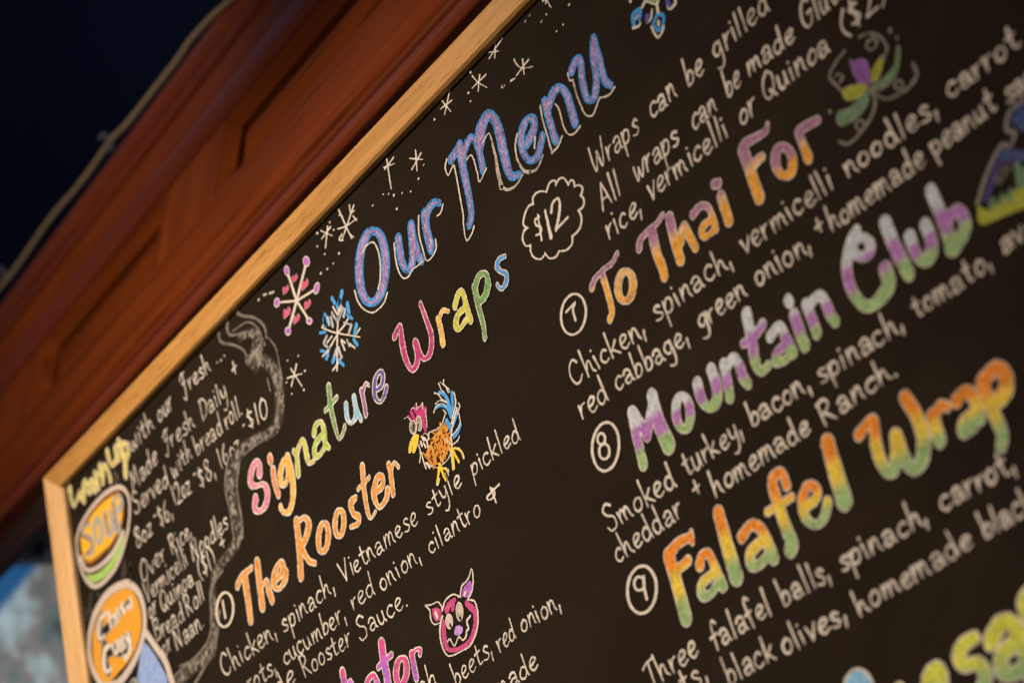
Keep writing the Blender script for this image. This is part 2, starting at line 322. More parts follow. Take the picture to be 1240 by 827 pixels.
# all lengths here are 0.1 mm on the board
def build_shape(name,strokes,polys,layers,step,height,parent,rag=1.6):
    pts=np.vstack([p for p,h in strokes]+polys) if strokes or polys else None
    mh=max([h.max() for p,h in strokes],default=0)+step*1.5
    lo=pts.min(0)-mh; hi=pts.max(0)+mh
    nx=int((hi[0]-lo[0])/step)+2; ny=int((hi[1]-lo[1])/step)+2
    gx,gy=np.meshgrid(np.arange(nx),np.arange(ny),indexing='ij'); G=np.stack([lo[0]+gx.ravel()*step,lo[1]+gy.ravel()*step],1).astype(float)
    f=np.full(len(G),1e9)
    for p,h in strokes:
        # only grid points near the stroke
        q0=p.min(0)-h.max()-step*2;q1=p.max(0)+h.max()+step*2
        s=((G>=q0)&(G<=q1)).all(1)
        if s.any(): f[s]=np.minimum(f[s],segfield(G[s],p,h))
    for p in polys: f=np.minimum(f,polyfield(G,p))
    f=f+(vnoise(G[:,0],G[:,1],14.)-.5)*rag*2+(vnoise(G[:,0]+999,G[:,1],5.)-.5)*rag
    idx=(gx*ny+gy)[:-1,:-1].ravel(); fi=f[idx]; keep=np.minimum.reduce([f[idx],f[idx+ny],f[idx+1],f[idx+ny+1]])<=0
    idx=idx[keep]
    T=np.concatenate([np.stack([idx,idx+ny,idx+ny+1],1),np.stack([idx,idx+ny+1,idx+1],1)])
    T0,F0=clip(G[T],f[T],0,1)
    if not len(T0): return None
    zmin,zmax=T0[...,1].min(),T0[...,1].max(); VV=[];CC=[]
    for lay in layers:
        a,b,col,cov,stk=lay[:5]; soft=lay[5] if len(lay)>5 else 0
        t,ff=(T0,F0) if b>=0 else clip(T0,F0,b,1)
        if a>-9000 and len(t): t,ff=clip(t,ff,a,-1)
        if not len(t): continue
        P=t.reshape(-1,2); fv=ff.reshape(-1)
        if isinstance(col,list):
            tt=(P[:,1]-zmin)/(zmax-zmin)+(vnoise(P[:,0],P[:,1],9.)-.5)*.10
            ks=[s[0] for s in col[1:]]; cs=np.array([PAL[s[1]] for s in col[1:]])
            rgb=np.stack([np.interp(tt,ks,cs[:,i]) for i in range(3)],1)
        else: rgb=np.tile(np.array(PAL[col]),(len(P),1))
        if stk:
            u=P[:,0]*.45+P[:,1]*.9; v=P[:,0]*.9-P[:,1]*.45
            n=vnoise(u/3.2,v,5.)*.6+vnoise(u,v,11.)*.4
            w=np.clip((n-.55)*3.2,0,1)[:,None]*min(1,stk*1.25); rgb=rgb*(1-w)+np.array((.60,.57,.60))*w
            d=np.clip((.42-n)*3,0,1)[:,None]*.35; rgb=rgb*(1-d)
        cv=np.full(len(P),float(cov))
        if name=='letter':
            rgb=rgb*(.70+.52*vnoise(P[:,0],P[:,1],24.)*(.6+.4*vnoise(P[:,0],P[:,1]+77,8.))+.12)[:,None]
            if b>=0: cv=cv*(.62+.5*vnoise(P[:,0]+50,P[:,1],16.))
        if soft: cv=cv*np.clip((-fv)/soft,0,1)**.8*(.2+1.5*vnoise(P[:,0],P[:,1],38.)*(.35+.65*vnoise(P[:,0]*1.6+P[:,1],P[:,1],15.)))
        VV.append(P);CC.append(np.concatenate([rgb,cv[:,None]],1))
    if not VV: return None
    P=np.vstack(VV);Cc=np.vstack(CC); n=len(P)
    key=np.round(P*50).astype(np.int64); ck=np.round(Cc*255).astype(np.int64)
    allk=np.concatenate([key,ck],1); _,first,inv=np.unique(allk,axis=0,return_index=True,return_inverse=True); inv=inv.reshape(-1)
    P=P[first];Cc=Cc[first]; tri=inv.reshape(-1,3)
    tri=tri[(tri[:,0]!=tri[:,1])&(tri[:,1]!=tri[:,2])&(tri[:,0]!=tri[:,2])]
    co=np.zeros((len(P),3)); co[:,0]=P[:,0]*1e-4; co[:,2]=P[:,1]*1e-4; co[:,1]=-height
    me=bpy.data.meshes.new(name); me.vertices.add(len(P)); me.loops.add(len(tri)*3); me.polygons.add(len(tri))
    me.vertices.foreach_set('co',co.ravel()); me.loops.foreach_set('vertex_index',tri.ravel().astype(np.int32))
    me.polygons.foreach_set('loop_start',np.arange(0,len(tri)*3,3,dtype=np.int32)); me.polygons.foreach_set('loop_total',np.full(len(tri),3,np.int32))
    at=me.attributes.new('tint','FLOAT_COLOR','POINT'); at.data.foreach_set('color',Cc.astype(np.float32).ravel())
    me.materials.append(M_CHALK); me.update(calc_edges=True)
    return link(name,me,parent)
# ---------------------------------------------------------------- hand lettering: one stroke alphabet, x-height 1
GL={
'a':(.80,[[(.1,.8),(.3,1.02),(.55,.92),(.62,.5),(.66,.12),(.76,0)],[(.6,.5),(.35,.52),(.1,.3),(.2,.02),(.45,.06),(.62,.32)]]),
'b':(.74,[[(.06,1.95),(.14,0.02)],[(.12,.4),(.32,.9),(.6,.72),(.6,.25),(.36,0),(.13,.1)]]),
'c':(.68,[[(.6,.84),(.42,1),(.16,.8),(.08,.35),(.32,0),(.64,.18)]]),
'd':(.80,[[(.58,.78),(.36,.98),(.1,.65),(.12,.2),(.34,0),(.56,.25),(.62,.7)],[(.56,1.95),(.64,.4),(.74,0)]]),
'e':(.70,[[(.1,.45),(.42,.56),(.6,.82),(.4,1.02),(.14,.78),(.08,.35),(.3,0),(.66,.2)]]),
'f':(.62,[[(.62,1.72),(.42,1.98),(.25,1.6),(.26,.6),(.28,-.15)],[(.02,.86),(.54,1.0)]]),
'g':(.76,[[(.6,.82),(.36,1),(.1,.65),(.16,.24),(.4,.15),(.58,.5)],[(.6,.98),(.66,.1),(.58,-.6),(.34,-.82),(.06,-.66)]]),
'h':(.78,[[(.06,1.95),(.12,0)],[(.11,.4),(.3,.92),(.5,.86),(.56,.3),(.74,.02)]]),
'i':(.34,[[(.12,1.0),(.18,0)],[(.08,1.5),(.1,1.46)]]),
'k':(.74,[[(.06,1.95),(.12,0)],[(.6,1.02),(.13,.45)],[(.24,.52),(.7,0)]]),
'l':(.34,[[(.1,1.95),(.18,0)]]),
'm':(1.08,[[(.06,1.0),(.1,0)],[(.1,.5),(.28,.98),(.44,.85),(.48,.02)],[(.47,.5),(.64,1),(.82,.82),(.88,.25),(1.0,0)]]),
'n':(.76,[[(.06,1.0),(.1,0)],[(.1,.5),(.3,1),(.5,.86),(.56,.28),(.7,0)]]),
'o':(.74,[[(.38,1.0),(.12,.72),(.12,.22),(.36,0),(.62,.3),(.6,.82),(.36,1.0)]]),
'p':(.74,[[(.06,1.0),(.14,-.9)],[(.1,.55),(.3,1),(.6,.82),(.56,.25),(.32,.04),(.14,.18)]]),
'r':(.56,[[(.06,1.0),(.12,0)],[(.11,.45),(.26,.88),(.5,.98)]]),
's':(.66,[[(.58,.86),(.38,1.02),(.16,.82),(.34,.54),(.58,.3),(.4,.0),(.06,.12)]]),
't':(.64,[[(.26,1.62),(.28,.35),(.4,.02),(.62,.14)],[(.03,1.02),(.54,1.1)]]),
'u':(.78,[[(.06,1.0),(.1,.3),(.28,0),(.5,.25),(.56,1.0)],[(.56,1.0),(.6,.3),(.72,0)]]),
'v':(.66,[[(.04,1.0),(.3,0)],[(.3,0),(.6,1.05)]]),
'w':(.98,[[(.04,1.0),(.14,.25),(.28,0),(.46,.7)],[(.46,.7),(.6,.05),(.74,.1),(.92,1.05)]]),
'y':(.74,[[(.06,1.0),(.16,.4),(.38,.25),(.56,.6)],[(.6,1.0),(.62,.1),(.5,-.6),(.26,-.84),(.06,-.7)]]),
'z':(.66,[[(.06,1.0),(.58,1.0)],[(.58,1.0),(.04,0)],[(.04,0),(.62,.03)]]),
'A':(.98,[[(.0,0),(.34,1.9)],[(.34,1.9),(.88,0)],[(.16,.68),(.72,.66)]]),
'B':(.90,[[(.08,1.9),(.12,0)],[(.08,1.85),(.5,1.9),(.66,1.5),(.14,1.0)],[(.14,1.0),(.7,.9),(.74,.25),(.4,0),(.1,.02)]]),
'C':(1.02,[[(.86,1.55),(.62,1.9),(.22,1.5),(.08,.7),(.32,.05),(.66,.05),(.9,.45)]]),
'D':(1.0,[[(.1,1.9),(.14,0)],[(.02,1.8),(.5,1.85),(.86,1.2),(.7,.35),(.14,0)]]),
'F':(.86,[[(.12,1.4),(.4,1.9),(.56,1.7),(.5,.6),(.36,-.5),(.1,-.2)],[(.4,1.85),(.84,1.9)],[(.26,1.0),(.68,1.05)]]),
'G':(1.12,[[(.86,1.6),(.6,1.9),(.22,1.5),(.08,.7),(.36,.02),(.8,.1),(.94,.75)],[(.62,.85),(1.0,.9)]]),
'M':(1.24,[[(.1,0),(.2,1.85)],[(.2,1.85),(.5,.5)],[(.5,.5),(.84,1.9)],[(.84,1.9),(1.05,0)]]),
'N':(1.08,[[(.1,0),(.14,1.85)],[(.14,1.85),(.78,.0)],[(.78,0),(.84,1.95)]]),
'O':(1.06,[[(.5,1.9),(.14,1.4),(.1,.5),(.42,0),(.82,.4),(.86,1.4),(.5,1.9)]]),
'Q':(1.12,[[(.5,1.9),(.14,1.4),(.1,.5),(.42,0),(.82,.4),(.86,1.4),(.5,1.9)],[(.56,.5),(1.0,-.12)]]),
'R':(.96,[[(.1,1.9),(.14,0)],[(.04,1.75),(.44,1.92),(.68,1.5),(.5,1.08),(.14,.92)],[(.28,.95),(.84,.0)]]),
'S':(.92,[[(.8,1.6),(.5,1.9),(.16,1.6),(.3,1.1),(.7,.75),(.66,.1),(.2,-.05),(.02,.3)]]),
'T':(.96,[[(.46,1.85),(.52,0)],[(.0,1.6),(.3,1.85),(.95,1.95)]]),
'V':(.94,[[(.04,1.9),(.42,0)],[(.42,0),(.86,1.95)]]),
'W':(1.34,[[(.04,1.8),(.16,.5),(.34,.0),(.64,1.2)],[(.64,1.2),(.84,.05),(1.06,.4),(1.24,1.9)]]),
'0':(.86,[[(.42,1.9),(.12,1.4),(.1,.5),(.36,0),(.7,.4),(.74,1.4),(.42,1.9)]]),
'1':(.40,[[(.12,1.9),(.2,0)]]),
'2':(.86,[[(.08,1.5),(.36,1.9),(.64,1.5),(.5,.8),(.08,.04)],[(.08,.04),(.8,.05)]]),
'6':(.86,[[(.6,1.85),(.2,1.2),(.1,.4),(.36,0),(.7,.35),(.5,.9),(.16,.6)]]),
'8':(.90,[[(.66,1.6),(.4,1.9),(.14,1.5),(.4,1.05),(.72,.5),(.42,0),(.1,.45),(.38,1.0),(.66,1.6)]]),
'$':(.78,[[(.62,1.45),(.36,1.65),(.12,1.35),(.4,.95),(.62,.55),(.36,.2),(.08,.4)],[(.3,1.95),(.44,-.1)]]),
'+':(.90,[[(.45,1.15),(.45,.15)],[(.02,.62),(.88,.68)]]),
'-':(.70,[[(.05,.75),(.6,.78)]]),
',':(.36,[[(.14,.28),(.1,-.4)]]),
'.':(.36,[[(.12,.08),(.16,.04)]]),
'(':(.50,[[(.4,2.0),(.12,1.3),(.12,.5),(.42,-.2)]]),
')':(.50,[[(.08,2.0),(.36,1.3),(.36,.5),(.06,-.2)]]),
}
LINES=[
["top line about grilled wraps",[["Wraps",10628,-1922,11283,-1911,5,110],["can",11360,-1896,11743,-1899,6,107],["be",11793,-1896,12056,-1900,7,105],["grilled",12110,-1882,12784,-1876,8,102]],0.96],
["second line about gluten free wraps",[["All",10624,-2212,10930,-2211,4,110],["wraps",11040,-2219,11644,-2200,5,106],["can",11731,-2198,12070,-2192,7,103],["be",12127,-2188,12346,-2162,7,102],["made",12364,-2161,12910,-2175,8,99],["Gluten",12938,-2168,13509,-2173,9,96]],0.96],
["third line about rice, vermicelli or quinoa",[["rice,",10601,-2443,11110,-2437,4,108],["vermicelli",11130,-2415,12114,-2410,6,104],["or",12166,-2415,12418,-2407,7,100],["Quinoa",12431,-2396,13162,-2408,8,97],["($2)",13227,-2407,13720,-2392,9,93]],0.96],
["ingredients under To Thai For",[["Chicken,",9809,-3213,10832,-3233,-17,110],["spinach,",10864,-3204,11846,-3206,-13,104],["vermicelli",11869,-3194,12866,-3207,-9,98],["noodles,",12910,-3197,13823,-3230,-5,92],["carrot",13838,-3195,14496,-3192,-2,88]],0.96],
["second ingredient line under To Thai For",[["red",9810,-3472,10248,-3476,-18,110],["cabbage,",10277,-3457,11232,-3480,-15,106],["green",11271,-3456,11874,-3451,-12,101],["onion,",11904,-3443,12547,-3462,-9,98],["+",12562,-3407,12669,-3405,-8,96],["homemade",12661,-3441,13600,-3448,-6,92],["peanut",13612,-3438,14195,-3430,-3,88],["sauce",14216,-3443,14688,-3436,-2,85]],0.96],
["ingredients under Mountain Club",[["Smoked",9806,-4323,10721,-4301,-17,103],["turkey,",10762,-4293,11497,-4250,-13,99],["bacon,",11506,-4248,12200,-4249,-10,95],["spinach,",12198,-4253,13080,-4247,-7,91],["tomato,",13100,-4235,13829,-4224,-5,86],["avocado",13855,-4196,14617,-4160,-2,82]],0.96],
["second ingredient line under Mountain Club",[["cheddar",9811,-4557,10701,-4505,-17,102],["+",10808,-4452,10942,-4446,-14,99],["homemade",10984,-4521,12082,-4485,-11,95],["Ranch.",12124,-4502,12932,-4471,-8,90]],0.96],
["ingredients under Falafel Wrap",[["Three",9821,-5474,10507,-5401,-15,102],["falafel",10594,-5435,11302,-5392,-11,98],["balls,",11345,-5390,11914,-5379,-9,94],["spinach,",11923,-5376,12819,-5349,-6,90],["carrot,",12853,-5336,13548,-5322,-3,86]],0.96],
["second ingredient line under Falafel Wrap",[["ts,",10171,-5614,10557,-5585,-14,100],["black",10641,-5688,11222,-5657,-11,96],["olives,",11223,-5674,11955,-5648,-9,93],["homemade",11964,-5662,13079,-5595,-6,88],["black",13098,-5597,13586,-5558,-3,84]],0.96],
["ingredients under The Rooster",[["Chicken,",3574,-3451,4865,-3435,-25,118],["spinach,",4877,-3447,6026,-3404,-20,113],["Vietnamese",6061,-3394,7511,-3357,-15,107],["style",7578,-3361,8234,-3317,-11,102],["pickled",8314,-3308,9119,-3298,-8,98]],0.88],
["second ingredient line under The Rooster",[["carrots,",3603,-3755,4731,-3723,-25,117],["cucumber,",4785,-3717,6123,-3695,-20,111],["red",6136,-3662,6649,-3656,-16,107],["onion,",6659,-3667,7460,-3646,-14,104],["cilantro",7498,-3653,8400,-3619,-11,100]],0.88],
["third ingredient line under The Rooster",[["made",4025,-3942,5061,-3909,-23,114],["Rooster",5103,-3929,6109,-3915,-19,109],["Sauce.",6163,-3933,7131,-3907,-15,105]],0.88],
["ingredients under the pink heading",[["spinach",6168,-4680,7323,-4626,-13,104],["beets,",7469,-4717,8163,-4658,-10,98],["red",8159,-4670,8487,-4634,-8,96],["onion,",8500,-4632,9139,-4618,-7,94]],0.88],
["second ingredient line under the pink heading",[["made",7990,-4985,8706,-4920,-8,95]],0.88],
["first small line beside the soup drawing",[["with",2349,-678,3071,-649,-15,130],["our",3086,-665,3566,-636,-13,127],["Fresh",3714,-629,4484,-663,-11,124],["...",4526,-656,4833,-657,-9,121]],0.96],
["second small line beside the soup drawing",[["Made",2238,-1073,3016,-1004,-16,128],["Fresh",3108,-988,3962,-1026,-13,124],["Daily",4020,-1033,4716,-1041,-10,120],["+",4820,-925,4988,-924,-8,119]],0.96],
["third small line beside the soup drawing",[["Served",2196,-1293,3188,-1321,-15,127],["with",3215,-1305,3783,-1272,-13,123],["bread",3795,-1294,4494,-1310,-11,120],["roll.",4494,-1310,4942,-1315,-9,118]],0.96],
["price line beside the soup drawing",[["8oz",2118,-1661,2644,-1615,-16,127],["-",2659,-1576,2765,-1581,-15,125],["$6,",2741,-1642,3163,-1644,-14,124],["12oz",3151,-1570,3638,-1585,-13,122],["-",3682,-1525,3783,-1522,-12,121],["$8,",3745,-1618,4233,-1625,-11,119],["16oz",4239,-1610,4784,-1614,-10,117],["-",4832,-1494,4925,-1491,-8,116],["$10",4920,-1505,5430,-1532,-8,114]],0.96],
["first line beside the curry drawing",[["Over",2111,-2016,2866,-1968,-16,124],["Rice,",2900,-1989,3504,-1970,-13,121]],0.96],
["second line beside the curry drawing",[["Vermicelli",2135,-2235,3309,-2205,-15,122],["Noodles",3344,-2218,4274,-2183,-12,117]],0.96],
["third line beside the curry drawing",[["or",2170,-2423,2442,-2392,-16,123],["Quinoa",2465,-2443,3364,-2419,-14,120],["($1)",3399,-2431,3909,-2429,-12,117],["+",3967,-2334,4139,-2331,-11,116]],0.96],
["fourth line beside the curry drawing",[["Bread",2226,-2666,3041,-2670,-15,120],["Roll",3020,-2672,3531,-2644,-13,118]],0.96],
["fifth line beside the curry drawing",[["or",2358,-2872,2646,-2836,-15,120],["Naan.",2662,-2901,3441,-2870,-14,118]],0.96]]

DRAWINGS=[
["heading","blue and violet heading reading Our Menu",[
 ["letter",[["s",7773,-1224,70,7732,-1289,70,7681,-1344,67,7623,-1383,61,7561,-1405,52,7501,-1408,42,7445,-1391,36,7398,-1356,42,7363,-1305,53,7343,-1241,62,7339,-1169,69,7352,-1093,72,7380,-1019,74,7421,-952,73,7474,-898,70,7533,-859,63,7595,-838,54,7656,-836,42,7711,-854,36,7757,-891,41,7791,-943,51,7810,-1006,60,7813,-1078,66,7800,-1152,69,7773,-1224,70]],[[-9999,-26.5,"violet",0.78,0.8,0.0],[-26.5,5.9,"skyblue",0.82,0.2,0.0]],0.7],
 ["letter",[["s",8045,-1108,58,8030,-1217,57,8035,-1328,49,8078,-1402,31,8162,-1391,56,8217,-1293,59,8267,-1105,59],["s",8266,-1124,55,8264,-1259,53,8287,-1386,48,8311,-1433,42]],[[-9999,-25.7,"violet",0.78,0.8,0.0],[-25.7,5.7,"skyblue",0.82,0.2,0.0]],0.7],
 ["letter",[["s",8492,-1116,60,8472,-1250,58,8479,-1403,56],["s",8512,-1136,52,8594,-1092,45,8685,-1102,32,8730,-1135,31]],[[-9999,-25.0,"violet",0.78,0.8,0.0],[-25.0,5.5,"skyblue",0.82,0.2,0.0]],0.7],
 ["letter",[["s",9012,-894,44,9102,-877,44,9167,-866,43],["s",9167,-866,59,9152,-986,54,9142,-1153,50,9135,-1308,46,9111,-1440,45,9051,-1494,39],["s",9162,-991,56,9213,-926,52,9313,-882,39,9370,-914,32,9396,-1001,41,9402,-1097,44,9393,-1191,44],["s",9428,-980,78,9487,-894,73,9608,-841,48,9680,-912,48,9703,-1030,58,9696,-1196,58,9698,-1339,53,9719,-1431,35,9819,-1470,32]],[[-9999,-23.6,"violet",0.78,0.8,0.0],[-23.6,5.2,"skyblue",0.82,0.2,0.0]],0.7],
 ["letter",[["s",10002,-1303,47,10103,-1265,50,10147,-1200,44,10093,-1146,32,9996,-1171,48,9932,-1263,47,9945,-1386,36,10003,-1454,26,10099,-1453,40,10194,-1361,42]],[[-9999,-21.7,"violet",0.78,0.8,0.0],[-21.7,4.8,"skyblue",0.82,0.2,0.0]],0.7],
 ["letter",[["s",10319,-1136,43,10324,-1258,43,10328,-1412,43,10338,-1468,41],["s",10352,-1190,50,10452,-1130,45,10538,-1143,30,10584,-1228,41,10596,-1348,45,10599,-1467,46]],[[-9999,-21.1,"violet",0.78,0.8,0.0],[-21.1,4.7,"skyblue",0.82,0.2,0.0]],0.7],
 ["letter",[["s",10710,-1101,45,10780,-1064,36,10829,-1094,39,10797,-1233,42,10794,-1365,37,10824,-1419,26,10895,-1407,42,10955,-1295,40,10981,-1129,40,11031,-1035,40],["s",11031,-1035,41,11031,-1209,41,11033,-1375,37,11081,-1444,30]],[[-9999,-20.1,"violet",0.78,0.8,0.0],[-20.1,4.5,"skyblue",0.82,0.2,0.0]],0.7],
 ["shadow_line",[["s",7492,-945,9,7563,-916,7,7669,-939,6,7717,-1029,9,7714,-1157,11,7656,-1286,11,7601,-1338,10],["s",7238,-1181,10,7253,-1289,9,7325,-1399,6,7445,-1484,6,7573,-1498,7,7655,-1483,9,7723,-1437,10],["s",7977,-1112,10,7951,-1237,10,7957,-1357,9,8006,-1443,6,8090,-1461,7,8158,-1437,7,8241,-1446,6,8333,-1448,7],["s",8410,-1082,10,8360,-1211,10,8364,-1339,9,8389,-1476,5,8536,-1459,9,8570,-1377,10],["s",8657,-1212,6,8718,-1215,8,8778,-1170,9],["s",8962,-867,10,8918,-917,10,8934,-993,5,9006,-965,8,9041,-951,9],["s",9041,-951,9,9035,-1095,9,9020,-1274,9,9009,-1387,9,8983,-1465,9,8974,-1589,6,9056,-1582,8,9115,-1541,9],["s",9224,-1012,7,9285,-1006,5,9309,-1059,8,9316,-1182,8,9318,-1260,6,9441,-1211,8],["s",9471,-1004,8,9574,-976,5,9592,-1059,8],["s",9914,-1176,9,9856,-1247,9,9840,-1341,8],["s",10114,-1315,9,10076,-1390,9],["s",10262,-1137,8,10250,-1232,8],["s",10436,-1221,6,10463,-1288,7,10464,-1414,7,10494,-1506,5,10560,-1540,6,10646,-1527,7],["s",10660,-1093,7,10661,-1155,6,10697,-1171,5],["s",10708,-1380,7,10726,-1465,6,10760,-1510,5,10822,-1529,7,10923,-1465,7,10947,-1468,5,11037,-1499,6,11116,-1481,7],["s",10263,-1534,7,10350,-1524,7,10422,-1482,8]],[[-9999,0.0,"cream",0.85,0.1,0.0]],0.6,1],
 ["shadow_stroke",[["s",9592,-1059,13,9588,-1214,18,9571,-1334,23,9572,-1439,27],["s",9572,-1439,14,9644,-1506,11,9756,-1526,10,9866,-1496,7],["s",9840,-1341,10,9880,-1465,13,9952,-1524,14],["s",9952,-1524,11,10049,-1546,10,10156,-1491,7],["s",10250,-1232,8,10260,-1441,9,10263,-1534,11],["s",10697,-1171,9,10698,-1308,8,10715,-1409,7]],[[-9999,0.0,"cream",0.62,0.2,0.0]],0.6,1]]],
["heading","rainbow coloured heading reading Signature Wraps",[
 ["letter",[["s",5006,-1948,58,5028,-1874,47,4960,-1827,35,4848,-1885,55,4806,-1968,49,4898,-2033,27,5028,-2065,29,5086,-2156,55,5026,-2249,48,4887,-2274,28,4796,-2210,48,4841,-2142,58]],[[-9999,-14.4,"rose",0.8,0.25,0.0],[-14.4,0.0,"cream",0.85,0.0,0.0]],0.8],
 ["letter",[["s",5265,-2029,51,5252,-2124,48,5280,-2261,45],["s",5249,-1901,52,5253,-1922,52]],[[-9999,-14.1,"orangered",0.8,0.25,0.0],[-14.1,0.0,"cream",0.85,0.0,0.0]],0.8],
 ["letter",[["s",5556,-2034,34,5461,-2043,46,5370,-2142,55,5403,-2226,26,5531,-2177,52,5566,-2028,54],["s",5574,-2041,49,5591,-2201,52,5541,-2372,53,5426,-2476,39,5313,-2446,27,5280,-2386,40]],[[-9999,-13.8,"orange",0.8,0.25,0.0],[-13.8,0.0,"cream",0.85,0.0,0.0]],0.8],
 ["letter",[["s",5696,-2014,30,5738,-2070,41,5719,-2157,46,5705,-2232,46],["s",5766,-2043,40,5882,-1986,27,5914,-2056,43,5915,-2170,44,5943,-2229,24,6031,-2236,26]],[[-9999,-13.6,"yellowgreen",0.8,0.25,0.0],[-13.6,0.0,"cream",0.85,0.0,0.0]],0.8],
 ["letter",[["s",6113,-2016,44,6170,-1964,33,6270,-1978,25,6287,-2060,44,6268,-2174,41,6313,-2234,30],["s",6258,-2085,31,6111,-2109,38,6051,-2188,42,6127,-2232,27,6271,-2194,33]],[[-9999,-13.1,"lime",0.8,0.25,0.0],[-13.1,0.0,"cream",0.85,0.0,0.0]],0.8],
 ["letter",[["s",6510,-1752,45,6478,-1926,41,6484,-2097,36,6507,-2227,22,6594,-2217,26,6643,-2173,29],["s",6374,-1915,26,6494,-1905,27,6607,-1892,27]],[[-9999,-12.9,"green",0.8,0.25,0.0],[-12.9,0.0,"cream",0.85,0.0,0.0]],0.8],
 ["letter",[["s",6730,-2016,39,6710,-2118,36,6748,-2190,19,6843,-2175,35,6875,-2097,39,6881,-2011,38],["s",6882,-2017,36,6888,-2139,34,6923,-2231,31]],[[-9999,-12.5,"lightblue",0.8,0.25,0.0],[-12.5,0.0,"cream",0.85,0.0,0.0]],0.8],
 ["letter",[["s",7021,-2010,35,7025,-2125,35,7015,-2221,36],["s",7045,-2024,30,7112,-1984,21,7155,-2021,19]],[[-9999,-12.3,"plum",0.8,0.25,0.0],[-12.3,0.0,"cream",0.85,0.0,0.0]],0.8],
 ["letter",[["s",7256,-2107,24,7350,-2104,32,7400,-2035,36,7356,-1987,23,7261,-2028,37,7213,-2143,35,7273,-2223,19,7352,-2203,31,7415,-2154,34]],[[-9999,-12.0,"indigo",0.8,0.25,0.0],[-12.0,0.0,"cream",0.85,0.0,0.0]],0.8],
 ["letter",[["s",7692,-1820,38,7809,-1779,27,7786,-1906,46,7787,-2059,41,7836,-2179,27,7916,-2178,39,7972,-2113,46,7973,-2008,44],["s",7982,-2020,43,8008,-2129,35,8068,-2189,24,8160,-2169,39,8219,-2062,38,8200,-1918,32,8167,-1751,29]],[[-9999,-9.7,"crimson",0.8,0.25,0.0],[-9.7,0.0,"cream",0.85,0.0,0.0]],0.8],
 ["letter",[["s",8364,-1981,36,8369,-2087,37,8355,-2187,38],["s",8380,-1981,31,8455,-1947,23,8529,-1992,20]],[[-9999,-9.3,"orange",0.8,0.25,0.0],[-9.3,0.0,"cream",0.85,0.0,0.0]],0.8],
 ["letter",[["s",8633,-1990,39,8707,-1930,34,8774,-1941,29,8778,-2060,37,8794,-2192,36],["s",8766,-2069,28,8652,-2073,33,8588,-2131,41,8619,-2186,24,8735,-2163,30]],[[-9999,-9.0,"yellow",0.8,0.25,0.0],[-9.0,0.0,"cream",0.85,0.0,0.0]],0.8],
 ["letter",[["s",8944,-1979,39,8937,-2151,36,8943,-2298,33,8925,-2404,31],["s",8950,-1982,40,9035,-1929,32,9126,-1960,28,9123,-2041,43,9055,-2106,39,8990,-2118,33]],[[-9999,-8.8,"green",0.8,0.25,0.0],[-8.8,0.0,"cream",0.85,0.0,0.0]],0.8],
 ["letter",[["s",9416,-1953,21,9339,-1940,26,9288,-1976,33,9324,-2036,22,9379,-2085,28,9348,-2146,31,9273,-2158,19,9239,-2106,23]],[[-9999,-8.5,"blue2",0.8,0.25,0.0],[-8.5,0.0,"cream",0.85,0.0,0.0]],0.8]]],
["heading","orange heading reading The Rooster with a circled 1",[
 ["letter",[["s",4194,-2750,45,4315,-2696,36,4534,-2694,31],["s",4363,-2734,65,4351,-2944,59,4330,-3127,53]],[[-9999,-15.0,"orange2",0.8,0.25,0.0],[-15.0,0.0,"cream",0.85,0.0,0.0]],0.8],
 ["letter",[["s",4655,-2693,60,4630,-2871,59,4604,-3089,59],["s",4645,-2918,34,4775,-2900,27,4778,-2985,51,4807,-3096,49]],[[-9999,-14.6,"orange2",0.8,0.25,0.0],[-14.6,0.0,"cream",0.85,0.0,0.0]],0.8],
 ["letter",[["s",4958,-2954,32,5073,-2943,40,5123,-2888,54,5087,-2839,28,4979,-2878,46,4898,-2964,54,4965,-3050,25,5105,-3020,42,5156,-2962,51]],[[-9999,-14.2,"orange2",0.8,0.25,0.0],[-14.2,0.0,"cream",0.85,0.0,0.0]],0.8],
 ["letter",[["s",5517,-2617,56,5476,-2860,56,5412,-3083,56],["s",5537,-2625,30,5667,-2633,27,5717,-2724,55,5617,-2809,46,5498,-2852,41],["s",5519,-2865,42,5601,-3008,35,5706,-3070,28]],[[-9999,-13.6,"orange2",0.8,0.25,0.0],[-13.6,0.0,"cream",0.85,0.0,0.0]],0.8],
 ["letter",[["s",6009,-2947,47,5979,-2987,45,5940,-3015,39,5900,-3028,30,5865,-3024,24,5839,-3003,35,5826,-2969,46,5830,-2926,50,5848,-2882,49,5879,-2842,46,5918,-2814,40,5958,-2801,31,5993,-2806,24,6019,-2827,34,6031,-2861,45,6028,-2903,49,6009,-2947,49]],[[-9999,-13.1,"orange2",0.8,0.25,0.0],[-13.1,0.0,"cream",0.85,0.0,0.0]],0.8],
 ["letter",[["s",6314,-2930,43,6288,-2966,42,6255,-2992,37,6220,-3004,28,6189,-3001,22,6165,-2982,31,6154,-2951,41,6156,-2913,45,6171,-2872,45,6197,-2836,42,6230,-2810,37,6265,-2798,29,6296,-2802,22,6319,-2820,31,6331,-2851,41,6329,-2890,44,6314,-2930,45]],[[-9999,-12.8,"orange2",0.8,0.25,0.0],[-12.8,0.0,"cream",0.85,0.0,0.0]],0.8],
 ["letter",[["s",6587,-2804,30,6490,-2820,44,6504,-2917,34,6575,-2971,37,6543,-3018,30,6416,-3002,24]],[[-9999,-12.5,"orange2",0.8,0.25,0.0],[-12.5,0.0,"cream",0.85,0.0,0.0]],0.8],
